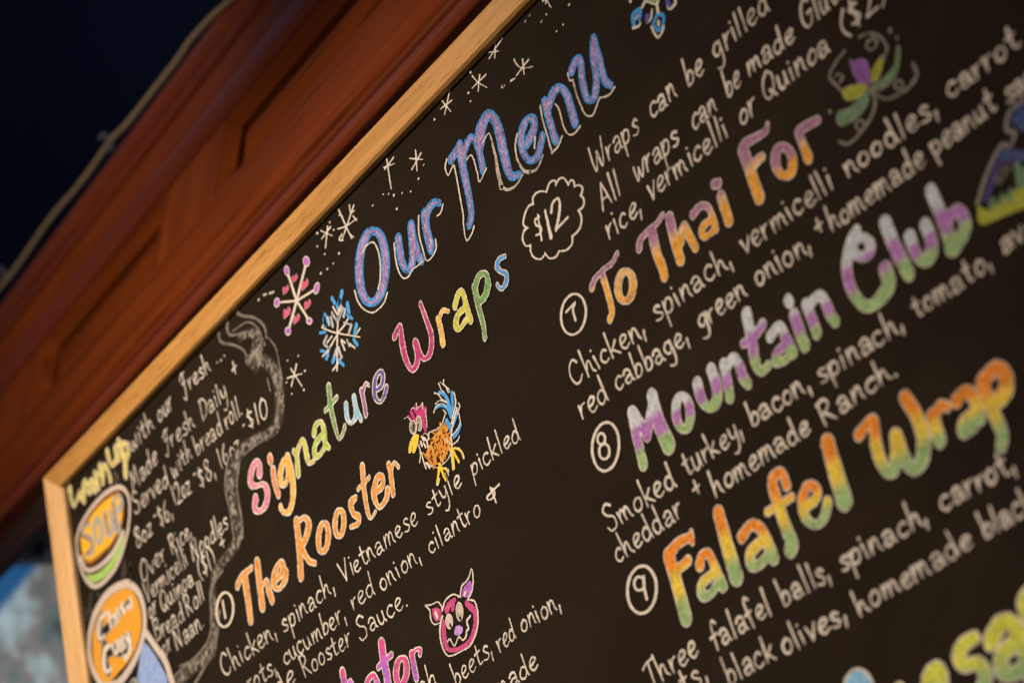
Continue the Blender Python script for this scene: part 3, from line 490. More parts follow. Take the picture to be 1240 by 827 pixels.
 ["letter",[["s",6793,-2608,43,6747,-2797,39,6735,-2989,34,6767,-3056,16,6856,-3032,21],["s",6653,-2751,24,6756,-2745,24,6866,-2730,25]],[[-9999,-12.4,"orange2",0.8,0.25,0.0],[-12.4,0.0,"cream",0.85,0.0,0.0]],0.8],
 ["letter",[["s",6917,-2884,29,7042,-2874,38,7071,-2804,32,6984,-2789,38,6887,-2891,47,6928,-3020,24,7061,-2998,36,7107,-2942,44]],[[-9999,-12.2,"orange2",0.8,0.25,0.0],[-12.2,0.0,"cream",0.85,0.0,0.0]],0.8],
 ["letter",[["s",7204,-2754,36,7213,-2806,39,7181,-2996,39],["s",7217,-2817,32,7293,-2772,21,7345,-2830,23]],[[-9999,-11.9,"orange2",0.8,0.25,0.0],[-11.9,0.0,"cream",0.85,0.0,0.0]],0.8],
 ["number_ring",[["s",4036,-2933,20,3994,-2982,18,3933,-3015,14,3862,-3027,11,3792,-3015,9,3734,-2981,12,3696,-2930,17,3685,-2871,21,3702,-2811,21,3745,-2761,19,3807,-2728,15,3878,-2717,11,3948,-2730,9,4006,-2764,12,4042,-2815,17,4053,-2874,20,4036,-2933,21]],[[-9999,0.0,"cream",0.85,0.1,0.0]],0.6],
 ["number",[["s",3855,-2785,17,3852,-2942,17]],[[-9999,0.0,"cream",0.85,0.1,0.0]],0.6]]],
["heading","pink and orchid heading cut off by the lower edge of the picture",[
 ["letter",[["s",5808,-4090,54,5813,-4214,54,5815,-4342,54],["s",5825,-4230,33,5917,-4192,24,5932,-4288,43]],[[-9999,-12.9,["g",[0,"orchid"],[0.55,"orchid"],[0.8,"hotpink"],[1,"hotpink"]],0.8,0.25,0.0],[-12.9,0.0,"cream",0.85,0.0,0.0]],0.8],
 ["letter",[["s",6165,-4308,44,6221,-4269,36,6314,-4266,30,6338,-4348,49,6347,-4439,50]],[[-9999,-12.5,["g",[0,"orchid"],[0.55,"orchid"],[0.8,"hotpink"],[1,"hotpink"]],0.8,0.25,0.0],[-12.5,0.0,"cream",0.85,0.0,0.0]],0.8],
 ["letter",[["s",6531,-4070,60,6515,-4190,60,6515,-4315,59,6503,-4449,60],["s",6403,-4228,32,6524,-4212,31,6653,-4197,31]],[[-9999,-12.3,["g",[0,"orchid"],[0.55,"orchid"],[0.8,"hotpink"],[1,"hotpink"]],0.8,0.25,0.0],[-12.3,0.0,"cream",0.85,0.0,0.0]],0.8],
 ["letter",[["s",6831,-4395,47,6803,-4428,44,6768,-4451,38,6730,-4461,30,6696,-4457,26,6670,-4440,36,6657,-4411,47,6658,-4376,51,6674,-4339,49,6702,-4306,45,6737,-4283,38,6775,-4273,30,6809,-4277,26,6835,-4294,35,6848,-4323,47,6846,-4359,50,6831,-4395,50]],[[-9999,-11.8,"hotpink2",0.8,0.25,0.0],[-11.8,0.0,"cream",0.85,0.0,0.0]],0.8],
 ["letter",[["s",6960,-4294,43,6959,-4380,43,6956,-4483,43],["s",6981,-4291,25,7045,-4278,19,7104,-4301,25,7078,-4330,28]],[[-9999,-11.7,["g",[0,"orchid"],[0.55,"orchid"],[0.8,"hotpink"],[1,"hotpink"]],0.8,0.25,0.0],[-11.7,0.0,"cream",0.85,0.0,0.0]],0.8]]],
["heading","purple and orange heading reading To Thai For with a circled 7",[
 ["letter",[["s",10316,-2659,33,10381,-2617,27,10508,-2602,22,10599,-2605,22,10683,-2570,22],["s",10467,-2646,34,10475,-2791,33,10469,-2914,33,10422,-2958,30]],[[-9999,-7.6,["g",[0,"amber"],[0.72,"amber2"],[0.76,"mauve"],[1,"mauve"]],0.8,0.25,0.0],[-7.6,0.0,"cream",0.85,0.0,0.0]],0.8],
 ["letter",[["s",10757,-2864,43,10732,-2895,42,10700,-2916,37,10665,-2922,30,10632,-2914,26,10606,-2891,31,10591,-2858,38,10590,-2820,43,10602,-2782,44,10627,-2751,43,10659,-2730,38,10695,-2724,31,10728,-2733,26,10753,-2756,30,10768,-2788,37,10769,-2826,42,10757,-2864,43]],[[-9999,-7.3,["g",[0,"brown2"],[0.3,"amber2"],[1,"peach"]],0.8,0.25,0.0],[-7.3,0.0,"cream",0.85,0.0,0.0]],0.8],
 ["letter",[["s",10922,-2652,35,10959,-2606,29,11078,-2584,23,11164,-2587,22,11244,-2560,22],["s",11093,-2626,50,11085,-2774,46,11103,-2892,43,11099,-2952,42]],[[-9999,-7.1,["g",[0,"amber"],[0.42,"amber"],[0.56,"peach"],[0.68,"mauve"],[1,"mauve"]],0.8,0.25,0.0],[-7.1,0.0,"cream",0.85,0.0,0.0]],0.8],
 ["letter",[["s",11305,-2619,47,11294,-2784,46,11300,-2930,45],["s",11349,-2813,45,11424,-2736,32,11446,-2822,38,11474,-2924,37]],[[-9999,-6.9,["g",[0,"amber"],[0.42,"amber"],[0.56,"peach"],[0.68,"mauve"],[1,"mauve"]],0.8,0.25,0.0],[-6.9,0.0,"cream",0.85,0.0,0.0]],0.8],
 ["letter",[["s",11537,-2714,35,11622,-2698,28,11696,-2740,27,11714,-2840,31,11713,-2913,30],["s",11687,-2833,26,11609,-2833,30,11572,-2873,33,11602,-2913,23,11683,-2911,26]],[[-9999,-6.7,["g",[0,"amber"],[0.42,"amber"],[0.56,"peach"],[0.68,"mauve"],[1,"mauve"]],0.8,0.25,0.0],[-6.7,0.0,"cream",0.85,0.0,0.0]],0.8],
 ["letter",[["s",11845,-2743,44,11849,-2852,44,11853,-2924,44],["s",11856,-2648,34,11850,-2656,30,11834,-2655,23,11817,-2647,22,11809,-2635,31,11815,-2628,30,11831,-2629,23,11848,-2637,22,11856,-2648,24]],[[-9999,-6.5,["g",[0,"amber"],[0.42,"amber"],[0.56,"peach"],[0.68,"mauve"],[1,"mauve"]],0.8,0.25,0.0],[-6.5,0.0,"cream",0.85,0.0,0.0]],0.8],
 ["letter",[["s",12432,-2538,21,12397,-2569,26,12287,-2555,31,12193,-2541,38],["s",12158,-2568,50,12166,-2691,50,12172,-2817,50,12181,-2928,49],["s",12209,-2714,36,12259,-2701,34,12307,-2703,32]],[[-9999,-6.3,["g",[0,"amber"],[0.42,"amber"],[0.56,"peach"],[0.68,"mauve"],[1,"mauve"]],0.8,0.25,0.0],[-6.3,0.0,"cream",0.85,0.0,0.0]],0.8],
 ["letter",[["s",12554,-2864,43,12542,-2896,43,12519,-2919,41,12491,-2929,35,12461,-2924,29,12434,-2905,30,12414,-2874,34,12404,-2837,39,12406,-2799,42,12419,-2765,44,12441,-2742,42,12470,-2733,35,12500,-2738,29,12527,-2758,30,12546,-2789,34,12556,-2826,38,12554,-2864,40]],[[-9999,-6.1,["g",[0,"amber"],[0.35,"amber"],[0.55,"mauve"],[1,"mauve"]],0.8,0.25,0.0],[-6.1,0.0,"cream",0.85,0.0,0.0]],0.8],
 ["letter",[["s",12675,-2733,40,12758,-2730,34,12854,-2750,30],["s",12670,-2745,32,12680,-2846,36,12688,-2925,40]],[[-9999,-6.0,["g",[0,"amber"],[0.42,"amber"],[0.56,"peach"],[0.68,"mauve"],[1,"mauve"]],0.8,0.25,0.0],[-6.0,0.0,"cream",0.85,0.0,0.0]],0.8],
 ["number_ring",[["s",10180,-2812,13,10139,-2853,12,10085,-2877,10,10024,-2881,8,9967,-2862,8,9921,-2825,9,9895,-2774,11,9892,-2717,13,9913,-2664,13,9954,-2622,12,10010,-2598,10,10071,-2596,9,10128,-2615,8,10173,-2653,9,10198,-2703,11,10201,-2759,13,10180,-2812,13]],[[-9999,0.0,"cream",0.85,0.1,0.0]],0.6],
 ["number",[["s",9970,-2684,9,10081,-2673,9,10092,-2675,12,10055,-2708,12,10055,-2789,11]],[[-9999,0.0,"cream",0.85,0.1,0.0]],0.6]]],
["heading","white, magenta and green heading reading Mountain Club with a circled 8",[
 ["letter",[["s",10404,-3659,51,10390,-3832,50,10384,-4033,50],["s",10422,-3666,46,10501,-3861,46],["s",10498,-3868,50,10648,-3692,50],["s",10657,-3643,56,10655,-3837,65,10694,-4015,73]],[[-9999,-7.3,["g",[0,"leaf"],[0.28,"leaf"],[0.36,"magenta"],[0.6,"magenta"],[0.68,"chalkwhite"],[1,"chalkwhite"]],0.8,0.25,0.0],[-7.3,0.0,"cream",0.85,0.0,0.0]],0.8],
 ["letter",[["s",10996,-3909,47,10978,-3947,46,10952,-3976,43,10922,-3991,36,10892,-3989,29,10867,-3971,34,10851,-3939,41,10845,-3898,45,10852,-3854,47,10870,-3815,47,10896,-3786,44,10927,-3772,36,10957,-3774,30,10981,-3793,34,10997,-3825,41,11002,-3866,45,10996,-3909,46]],[[-9999,-6.9,["g",[0,"leaf"],[0.28,"leaf"],[0.36,"magenta"],[0.6,"magenta"],[0.68,"chalkwhite"],[1,"chalkwhite"]],0.8,0.25,0.0],[-6.9,0.0,"cream",0.85,0.0,0.0]],0.8],
 ["letter",[["s",11138,-3767,51,11138,-3870,47,11187,-3957,34,11277,-3948,50,11316,-3845,51,11306,-3741,49]],[[-9999,-6.8,["g",[0,"leaf"],[0.28,"leaf"],[0.36,"magenta"],[0.6,"magenta"],[0.68,"chalkwhite"],[1,"chalkwhite"]],0.8,0.25,0.0],[-6.8,0.0,"cream",0.85,0.0,0.0]],0.8],
 ["letter",[["s",11436,-3762,45,11428,-3861,45,11411,-3980,45],["s",11459,-3789,42,11544,-3756,32,11574,-3824,43,11581,-3912,44,11606,-3973,41]],[[-9999,-6.6,["g",[0,"leaf"],[0.28,"leaf"],[0.36,"magenta"],[0.6,"magenta"],[0.68,"chalkwhite"],[1,"chalkwhite"]],0.8,0.25,0.0],[-6.6,0.0,"cream",0.85,0.0,0.0]],0.8],
 ["letter",[["s",11773,-3559,50,11753,-3737,48,11731,-3878,45,11760,-3958,30,11840,-3947,33],["s",11671,-3719,33,11786,-3718,35,11890,-3683,38]],[[-9999,-6.5,["g",[0,"leaf"],[0.28,"leaf"],[0.36,"magenta"],[0.6,"magenta"],[0.68,"chalkwhite"],[1,"chalkwhite"]],0.8,0.25,0.0],[-6.5,0.0,"cream",0.85,0.0,0.0]],0.8],
 ["letter",[["s",11928,-3788,42,12031,-3762,33,12055,-3860,44,12081,-3971,44],["s",12053,-3900,30,11944,-3908,35,11905,-3957,31,11994,-3981,29,12067,-3964,32]],[[-9999,-6.2,["g",[0,"leaf"],[0.28,"leaf"],[0.36,"magenta"],[0.6,"magenta"],[0.68,"chalkwhite"],[1,"chalkwhite"]],0.8,0.25,0.0],[-6.2,0.0,"cream",0.85,0.0,0.0]],0.8],
 ["letter",[["s",12185,-3763,48,12189,-3889,47,12199,-3976,46],["s",12169,-3652,42,12177,-3668,42]],[[-9999,-6.1,["g",[0,"leaf"],[0.28,"leaf"],[0.36,"magenta"],[0.6,"magenta"],[0.68,"chalkwhite"],[1,"chalkwhite"]],0.8,0.25,0.0],[-6.1,0.0,"cream",0.85,0.0,0.0]],0.8],
 ["letter",[["s",12311,-3750,43,12323,-3854,43,12329,-3951,43],["s",12348,-3759,38,12446,-3749,33,12475,-3820,42,12483,-3897,42,12504,-3956,40]],[[-9999,-6.0,["g",[0,"leaf"],[0.28,"leaf"],[0.36,"magenta"],[0.6,"magenta"],[0.68,"chalkwhite"],[1,"chalkwhite"]],0.8,0.25,0.0],[-6.0,0.0,"cream",0.85,0.0,0.0]],0.8],
 ["letter",[["s",12895,-3533,35,12831,-3565,40,12773,-3625,44,12722,-3715,46,12713,-3838,44,12753,-3953,40,12820,-4004,38,12929,-3994,47,13014,-3948,56,13020,-3863,56],["s",12959,-3681,45,12945,-3698,43,12923,-3708,38,12895,-3708,34,12867,-3698,32,12842,-3680,33,12824,-3657,36,12816,-3633,42,12819,-3610,46,12833,-3592,44,12856,-3583,39,12884,-3583,34,12912,-3593,32,12937,-3611,33,12955,-3634,36,12962,-3658,41,12959,-3681,44]],[[-9999,-5.7,["g",[0,"leaf"],[0.28,"leaf"],[0.36,"magenta"],[0.6,"magenta"],[0.68,"chalkwhite"],[1,"chalkwhite"]],0.8,0.25,0.0],[-5.7,0.0,"cream",0.85,0.0,0.0]],0.8],
 ["letter",[["s",13128,-3606,51,13144,-3775,50,13182,-3969,49]],[[-9999,-5.6,["g",[0,"leaf"],[0.28,"leaf"],[0.36,"magenta"],[0.6,"magenta"],[0.68,"chalkwhite"],[1,"chalkwhite"]],0.8,0.25,0.0],[-5.6,0.0,"cream",0.85,0.0,0.0]],0.8],
 ["letter",[["s",13277,-3774,46,13283,-3883,44,13325,-3960,36,13395,-3940,49,13424,-3857,47,13415,-3771,45]],[[-9999,-5.4,["g",[0,"leaf"],[0.28,"leaf"],[0.36,"magenta"],[0.6,"magenta"],[0.68,"chalkwhite"],[1,"chalkwhite"]],0.8,0.25,0.0],[-5.4,0.0,"cream",0.85,0.0,0.0]],0.8],
 ["letter",[["s",13534,-3611,47,13550,-3762,47,13558,-3913,48,13545,-3991,49],["s",13601,-3813,40,13683,-3810,35,13700,-3890,46,13665,-3950,46,13560,-3999,45]],[[-9999,-5.3,["g",[0,"leaf"],[0.28,"leaf"],[0.36,"magenta"],[0.6,"magenta"],[0.68,"chalkwhite"],[1,"chalkwhite"]],0.8,0.25,0.0],[-5.3,0.0,"cream",0.85,0.0,0.0]],0.8],
 ["number_ring",[["s",10182,-3827,14,10139,-3879,13,10081,-3913,12,10017,-3924,10,9955,-3911,9,9906,-3874,10,9878,-3820,13,9874,-3757,15,9895,-3695,15,9939,-3643,14,9998,-3609,12,10063,-3598,10,10125,-3613,9,10173,-3650,10,10200,-3704,13,10204,-3766,14,10182,-3827,14]],[[-9999,0.0,"cream",0.85,0.1,0.0]],0.6],
 ["number",[["s",10057,-3709,13,10048,-3721,13,10034,-3729,11,10017,-3731,9,10000,-3727,8,9985,-3718,9,9974,-3705,11,9970,-3689,13,9973,-3674,14,9982,-3662,13,9996,-3654,11,10013,-3652,9,10030,-3656,8,10045,-3665,9,10055,-3679,11,10059,-3694,13,10057,-3709,13],["s",10068,-3810,13,10056,-3828,13,10037,-3839,11,10015,-3842,9,9992,-3837,8,9972,-3825,9,9958,-3807,11,9953,-3785,13,9957,-3765,14,9969,-3747,13,9988,-3736,11,10011,-3733,9,10034,-3738,8,10053,-3751,9,10067,-3769,11,10072,-3790,13,10068,-3810,13]],[[-9999,0.0,"cream",0.85,0.1,0.0]],0.6]]],
["heading","orange, yellow and green heading reading Falafel Wrap with a circled 9",[
 ["letter",[["s",10405,-4706,63,10416,-4901,64,10418,-5139,66],["s",10410,-4694,49,10541,-4661,41,10665,-4667,34],["s",10694,-4638,22,10677,-4700,32],["s",10440,-4818,37,10527,-4814,38,10592,-4802,39]],[[-9999,-9.1,["g",[0,"leaf"],[0.25,"leaf"],[0.42,"sun"],[0.58,"sun"],[0.72,"tangerine"],[1,"tangerine"]],0.8,0.25,0.0],[-9.1,0.0,"cream",0.85,0.0,0.0]],0.8],
 ["letter",[["s",10692,-4873,47,10733,-4829,39,10809,-4835,36,10833,-4937,45,10865,-5078,45],["s",10808,-4969,35,10675,-4991,41,10637,-5054,45,10703,-5084,33,10806,-5051,38]],[[-9999,-8.8,["g",[0,"leaf"],[0.25,"leaf"],[0.42,"sun"],[0.58,"sun"],[0.72,"tangerine"],[1,"tangerine"]],0.8,0.25,0.0],[-8.8,0.0,"cream",0.85,0.0,0.0]],0.8],
 ["letter",[["s",11008,-4629,57,11008,-4835,63,11015,-5063,68]],[[-9999,-8.6,["g",[0,"leaf"],[0.25,"leaf"],[0.42,"sun"],[0.58,"sun"],[0.72,"tangerine"],[1,"tangerine"]],0.8,0.25,0.0],[-8.6,0.0,"cream",0.85,0.0,0.0]],0.8],
 ["letter",[["s",11164,-4852,45,11287,-4814,38,11364,-4879,46,11390,-4989,52,11404,-5077,52],["s",11337,-4943,39,11207,-4976,46,11186,-5049,43,11262,-5070,36,11365,-5047,38]],[[-9999,-8.3,["g",[0,"leaf"],[0.25,"leaf"],[0.42,"sun"],[0.58,"sun"],[0.72,"tangerine"],[1,"tangerine"]],0.8,0.25,0.0],[-8.3,0.0,"cream",0.85,0.0,0.0]],0.8],
 ["letter",[["s",11699,-4704,42,11687,-4614,34,11601,-4616,43,11575,-4677,50,11582,-4809,51,11587,-4925,52,11605,-5058,55,11571,-5088,53],["s",11463,-4795,31,11598,-4793,31,11717,-4792,31]],[[-9999,-8.1,["g",[0,"leaf"],[0.25,"leaf"],[0.42,"sun"],[0.58,"sun"],[0.72,"tangerine"],[1,"tangerine"]],0.8,0.25,0.0],[-8.1,0.0,"cream",0.85,0.0,0.0]],0.8],
 ["letter",[["s",11786,-4899,34,11919,-4878,38,11947,-4823,38,11876,-4782,35,11797,-4850,45,11783,-4950,41,11850,-5025,30,11944,-5011,38,12010,-4939,42]],[[-9999,-7.9,["g",[0,"leaf"],[0.25,"leaf"],[0.42,"sun"],[0.58,"sun"],[0.72,"tangerine"],[1,"tangerine"]],0.8,0.25,0.0],[-7.9,0.0,"cream",0.85,0.0,0.0]],0.8],
 ["letter",[["s",12151,-4607,61,12148,-4800,67,12150,-4978,72]],[[-9999,-7.6,["g",[0,"leaf"],[0.25,"leaf"],[0.42,"sun"],[0.58,"sun"],[0.72,"tangerine"],[1,"tangerine"]],0.8,0.25,0.0],[-7.6,0.0,"cream",0.85,0.0,0.0]],0.8],
 ["letter",[["s",12422,-4669,43,12571,-4633,38,12539,-4764,51,12535,-4888,49,12568,-4970,37,12632,-4956,49,12686,-4859,51,12709,-4794,51],["s",12711,-4801,56,12719,-4929,53,12765,-5027,41,12857,-4996,54,12913,-4885,56,12907,-4736,53,12868,-4622,51]],[[-9999,-7.3,["g",[0,"leaf"],[0.25,"leaf"],[0.42,"sun"],[0.58,"sun"],[0.72,"tangerine"],[1,"tangerine"]],0.8,0.25,0.0],[-7.3,0.0,"cream",0.85,0.0,0.0]],0.8],
 ["letter",[["s",13028,-4810,54,13024,-4898,54,13025,-4949,54],["s",13039,-4809,41,13116,-4775,36,13157,-4804,34]],[[-9999,-6.9,["g",[0,"leaf"],[0.25,"leaf"],[0.42,"sun"],[0.58,"sun"],[0.72,"tangerine"],[1,"tangerine"]],0.8,0.25,0.0],[-6.9,0.0,"cream",0.85,0.0,0.0]],0.8],
 ["letter",[["s",13235,-4799,46,13319,-4778,40,13365,-4844,49,13356,-4950,52],["s",13345,-4923,47,13250,-4938,51,13217,-4979,45,13292,-4978,45]],[[-9999,-6.7,["g",[0,"leaf"],[0.25,"leaf"],[0.42,"sun"],[0.58,"sun"],[0.72,"tangerine"],[1,"tangerine"]],0.8,0.25,0.0],[-6.7,0.0,"cream",0.85,0.0,0.0]],0.8],
 ["letter",[["s",13453,-4794,54,13465,-4953,48,13480,-5100,44,13444,-5166,39],["s",13467,-4779,51,13579,-4750,45,13627,-4817,55,13592,-4899,55,13491,-4926,50]],[[-9999,-6.6,["g",[0,"leaf"],[0.25,"leaf"],[0.42,"sun"],[0.58,"sun"],[0.72,"tangerine"],[1,"tangerine"]],0.8,0.25,0.0],[-6.6,0.0,"cream",0.85,0.0,0.0]],0.8],
 ["number_ring",[["s",10195,-4875,15,10155,-4925,14,10098,-4959,12,10033,-4972,10,9969,-4961,10,9917,-4928,11,9883,-4878,14,9875,-4819,16,9892,-4759,16,9933,-4708,15,9991,-4674,12,10057,-4662,10,10121,-4674,10,10173,-4708,11,10205,-4758,14,10213,-4816,15,10195,-4875,15]],[[-9999,0.0,"cream",0.85,0.1,0.0]],0.6],
 ["number",[["s",10089,-4788,12,10078,-4803,12,10060,-4813,10,10039,-4816,8,10016,-4812,8,9997,-4802,9,9983,-4786,11,9977,-4768,13,9980,-4750,13,9991,-4735,12,10009,-4726,10,10030,-4722,8,10053,-4727,8,10072,-4737,9,10086,-4753,10,10092,-4771,12,10089,-4788,13],["s",10098,-4742,14,10077,-4804,14,10073,-4891,14]],[[-9999,0.0,"cream",0.85,0.1,0.0]],0.6]]],
["heading","yellow and green heading at the lower right corner of the picture",[
 ["letter",[["s",11717,-6093,74,11774,-6011,69,11846,-5984,52,11880,-6044,75,11856,-6134,76]],[[-9999,-19.2,"lightblue",0.8,0.25,0.0],[-19.2,0.0,"cream",0.85,0.0,0.0]],0.8],
 ["letter",[["s",12089,-6185,43,12155,-6147,36,12183,-6213,47]],[[-9999,-13.1,["g",[0,"leaf"],[0.3,"leaf"],[0.6,"sun2"],[1,"sun2"]],0.8,0.25,0.0],[-13.1,0.0,"cream",0.85,0.0,0.0]],0.8],
 ["letter",[["s",12350,-6263,62,12406,-6167,59,12476,-6131,45,12500,-6177,63,12447,-6292,62]],[[-9999,-12.7,["g",[0,"leaf"],[0.3,"leaf"],[0.6,"sun2"],[1,"sun2"]],0.8,0.25,0.0],[-12.7,0.0,"cream",0.85,0.0,0.0]],0.8],
 ["letter",[["s",12833,-6067,44,12743,-6075,48,12674,-6128,58,12695,-6186,44,12805,-6206,45,12826,-6278,57,12771,-6344,48,12654,-6373,45]],[[-9999,-10.6,["g",[0,"leaf"],[0.3,"leaf"],[0.6,"sun2"],[1,"sun2"]],0.8,0.25,0.0],[-10.6,0.0,"cream",0.85,0.0,0.0]],0.8],
 ["letter",[["s",12938,-6124,61,13030,-6062,56,13111,-6066,53,13147,-6142,65,13157,-6263,66,13150,-6378,67],["s",13099,-6181,50,12993,-6220,55,12956,-6290,61,13012,-6335,45,13104,-6328,46]],[[-9999,-10.4,["g",[0,"leaf"],[0.3,"leaf"],[0.6,"sun2"],[1,"sun2"]],0.8,0.25,0.0],[-10.4,0.0,"cream",0.85,0.0,0.0]],0.8],
 ["letter",[["s",13319,-5962,45,13251,-6003,50,13247,-6084,51]],[[-9999,-10.1,"sun2",0.8,0.25,0.0],[-10.1,0.0,"cream",0.85,0.0,0.0]],0.8]]],
["heading","small pale yellow heading reading Warm Up",[
 ["letter",[["s",678,-409,58,716,-616,27,924,-555,45],["s",924,-555,41,1016,-682,36,1057,-545,64,1111,-505,56]],[[-9999,-10.7,"straw",0.7,0.5,0.0],[-10.7,0.0,"cream",0.85,0.0,0.0]],0.8],
 ["letter",[["s",1165,-563,38,1279,-534,24,1332,-592,41,1348,-679,49],["s",1319,-594,29,1164,-599,45,1203,-662,21,1322,-649,31]],[[-9999,-10.4,"straw",0.7,0.5,0.0],[-10.4,0.0,"cream",0.85,0.0,0.0]],0.8],
 ["letter",[["s",1401,-514,47,1446,-686,47],["s",1421,-590,45,1488,-548,35,1545,-562,22]],[[-9999,-10.3,"straw",0.7,0.5,0.0],[-10.3,0.0,"cream",0.85,0.0,0.0]],0.8],
 ["letter",[["s",1558,-498,53,1572,-699,26,1630,-552,53,1718,-563,34,1775,-731,45]],[[-9999,-10.2,"straw",0.7,0.5,0.0],[-10.2,0.0,"cream",0.85,0.0,0.0]],0.8],
 ["letter",[["s",1802,-427,49,1859,-595,28,2014,-586,52,2025,-482,59],["s",2021,-492,43,2066,-607,43]],[[-9999,-9.9,"straw",0.7,0.5,0.0],[-9.9,0.0,"cream",0.85,0.0,0.0]],0.8],
 ["letter",[["s",2121,-437,48,2195,-659,53,2170,-828,58],["s",2127,-452,25,2320,-567,38,2279,-670,49,2165,-659,29]],[[-9999,-9.8,"straw",0.7,0.5,0.0],[-9.8,0.0,"cream",0.85,0.0,0.0]],0.8]]],
["price_cloud","scalloped cloud around the price $12",[
 ["cloud_outline",[["s",10081,-1757,10,10142,-1718,9,10205,-1730,6,10210,-1767,9,10210,-1767,9,10262,-1749,7,10316,-1772,6,10347,-1838,8,10347,-1838,8,10388,-1829,7,10415,-1854,8,10411,-1890,10,10411,-1890,6,10467,-1912,6,10492,-1955,10,10455,-1987,10,10455,-1987,8,10476,-2038,10,10447,-2074,9,10389,-2078,8,10389,-2078,9,10398,-2144,10,10345,-2202,9,10247,-2212,8,10247,-2212,10,10221,-2259,9,10145,-2269,7,10057,-2236,6,10057,-2236,9,10005,-2254,7,9928,-2228,6,9890,-2169,7,9890,-2169,8,9828,-2182,7,9756,-2137,7,9729,-2079,9,9741,-2028,11,9741,-2028,6,9684,-1999,7,9669,-1932,11,9708,-1890,10,9760,-1890,8,9760,-1890,7,9719,-1841,10,9762,-1783,11,9829,-1747,9,9894,-1758,7,9894,-1758,11,9914,-1711,10,9996,-1711,7,10081,-1757,6]],[[-9999,0.0,"cream",0.85,0.1,0.0]],0.6],
 ["dollar_sign",[["s",9931,-1886,8,9872,-1882,11,9868,-1923,9,9916,-1965,9,9900,-2003,10,9833,-1990,7],["s",9916,-1864,10,9889,-2058,10]],[[-9999,0.0,"cream",0.85,0.1,0.0]],0.6],
 ["digit",[["s",10014,-1881,12,10005,-2093,20]],[[-9999,0.0,"cream",0.85,0.1,0.0]],0.6],
 ["digit",[["s",10081,-1928,14,10121,-1875,13,10195,-1874,9,10196,-1933,15,10145,-2011,16,10085,-2072,16],["s",10085,-2072,10,10253,-2059,10]],[[-9999,0.0,"cream",0.85,0.1,0.0]],0.6]]],
["star_border","small cream chalk stars and dots under the top frame rail",[
 ["star",[["s",10015,-395,8,9796,-443,6],["s",9915,-387,10,9865,-482,7],["s",9799,-391,5,9938,-463,4]],[[-9999,0.0,"cream",0.85,0.1,0.0]],0.6],
 ["star",[["s",10092,-633,7,10111,-692,6,10169,-755,4,10286,-812,4],["s",10190,-693,9,10165,-805,6],["s",10259,-735,8,10070,-762,5]],[[-9999,0.0,"cream",0.85,0.1,0.0]],0.6],
 ["star",[["s",9537,-443,7,9598,-544,5,9694,-644,4],["s",9711,-536,7,9500,-532,5],["s",9632,-492,10,9565,-599,7]],[[-9999,0.0,"cream",0.85,0.1,0.0]],0.6],
 ["star",[["s",9204,-385,10,9071,-517,7],["s",9078,-397,7,9158,-543,5],["s",9207,-469,7,9028,-447,5]],[[-9999,0.0,"cream",0.85,0.1,0.0]],0.6],
 ["star",[["s",8569,-567,11,8526,-730,8],["s",8462,-580,6,8643,-691,4],["s",8634,-627,9,8457,-680,6]],[[-9999,0.0,"cream",0.85,0.1,0.0]],0.6],
 ["star",[["s",8240,-447,8,8073,-469,6],["s",8136,-409,11,8106,-664,8],["s",8064,-445,6,8240,-503,4]],[[-9999,0.0,"cream",0.85,0.1,0.0]],0.6],
 ["star",[["s",7498,-501,11,7203,-680,8],["s",7251,-415,10,7358,-745,7],["s",7173,-557,6,7327,-606,6,7505,-627,5],["s",7432,-466,11,7428,-535,6,7499,-546,5],["s",7235,-455,6,7291,-495,4],["s",7222,-634,10,7161,-654,9,7235,-702,4],["s",7335,-682,7,7394,-753,5],["s",7453,-580,8,7497,-647,5]],[[-9999,0.0,"cream",0.85,0.1,0.0]],0.6],
 ["star",[["s",7020,-457,13,6917,-608,9],["s",6894,-429,6,7066,-568,4],["s",7068,-482,9,6885,-502,6]],[[-9999,0.0,"cream",0.85,0.1,0.0]],0.6],
 ["star",[["s",6045,-1327,12,5883,-1467,9],["s",5835,-1368,7,5970,-1403,6,6109,-1445,5],["s",5931,-1317,9,6067,-1548,6]],[[-9999,0.0,"cream",0.85,0.1,0.0]],0.6],
 ["star",[["s",10627,-424,7,10668,-539,5],["s",10592,-435,6,10693,-459,4],["s",10656,-425,9,10620,-476,7]],[[-9999,0.0,"cream",0.85,0.1,0.0]],0.6],
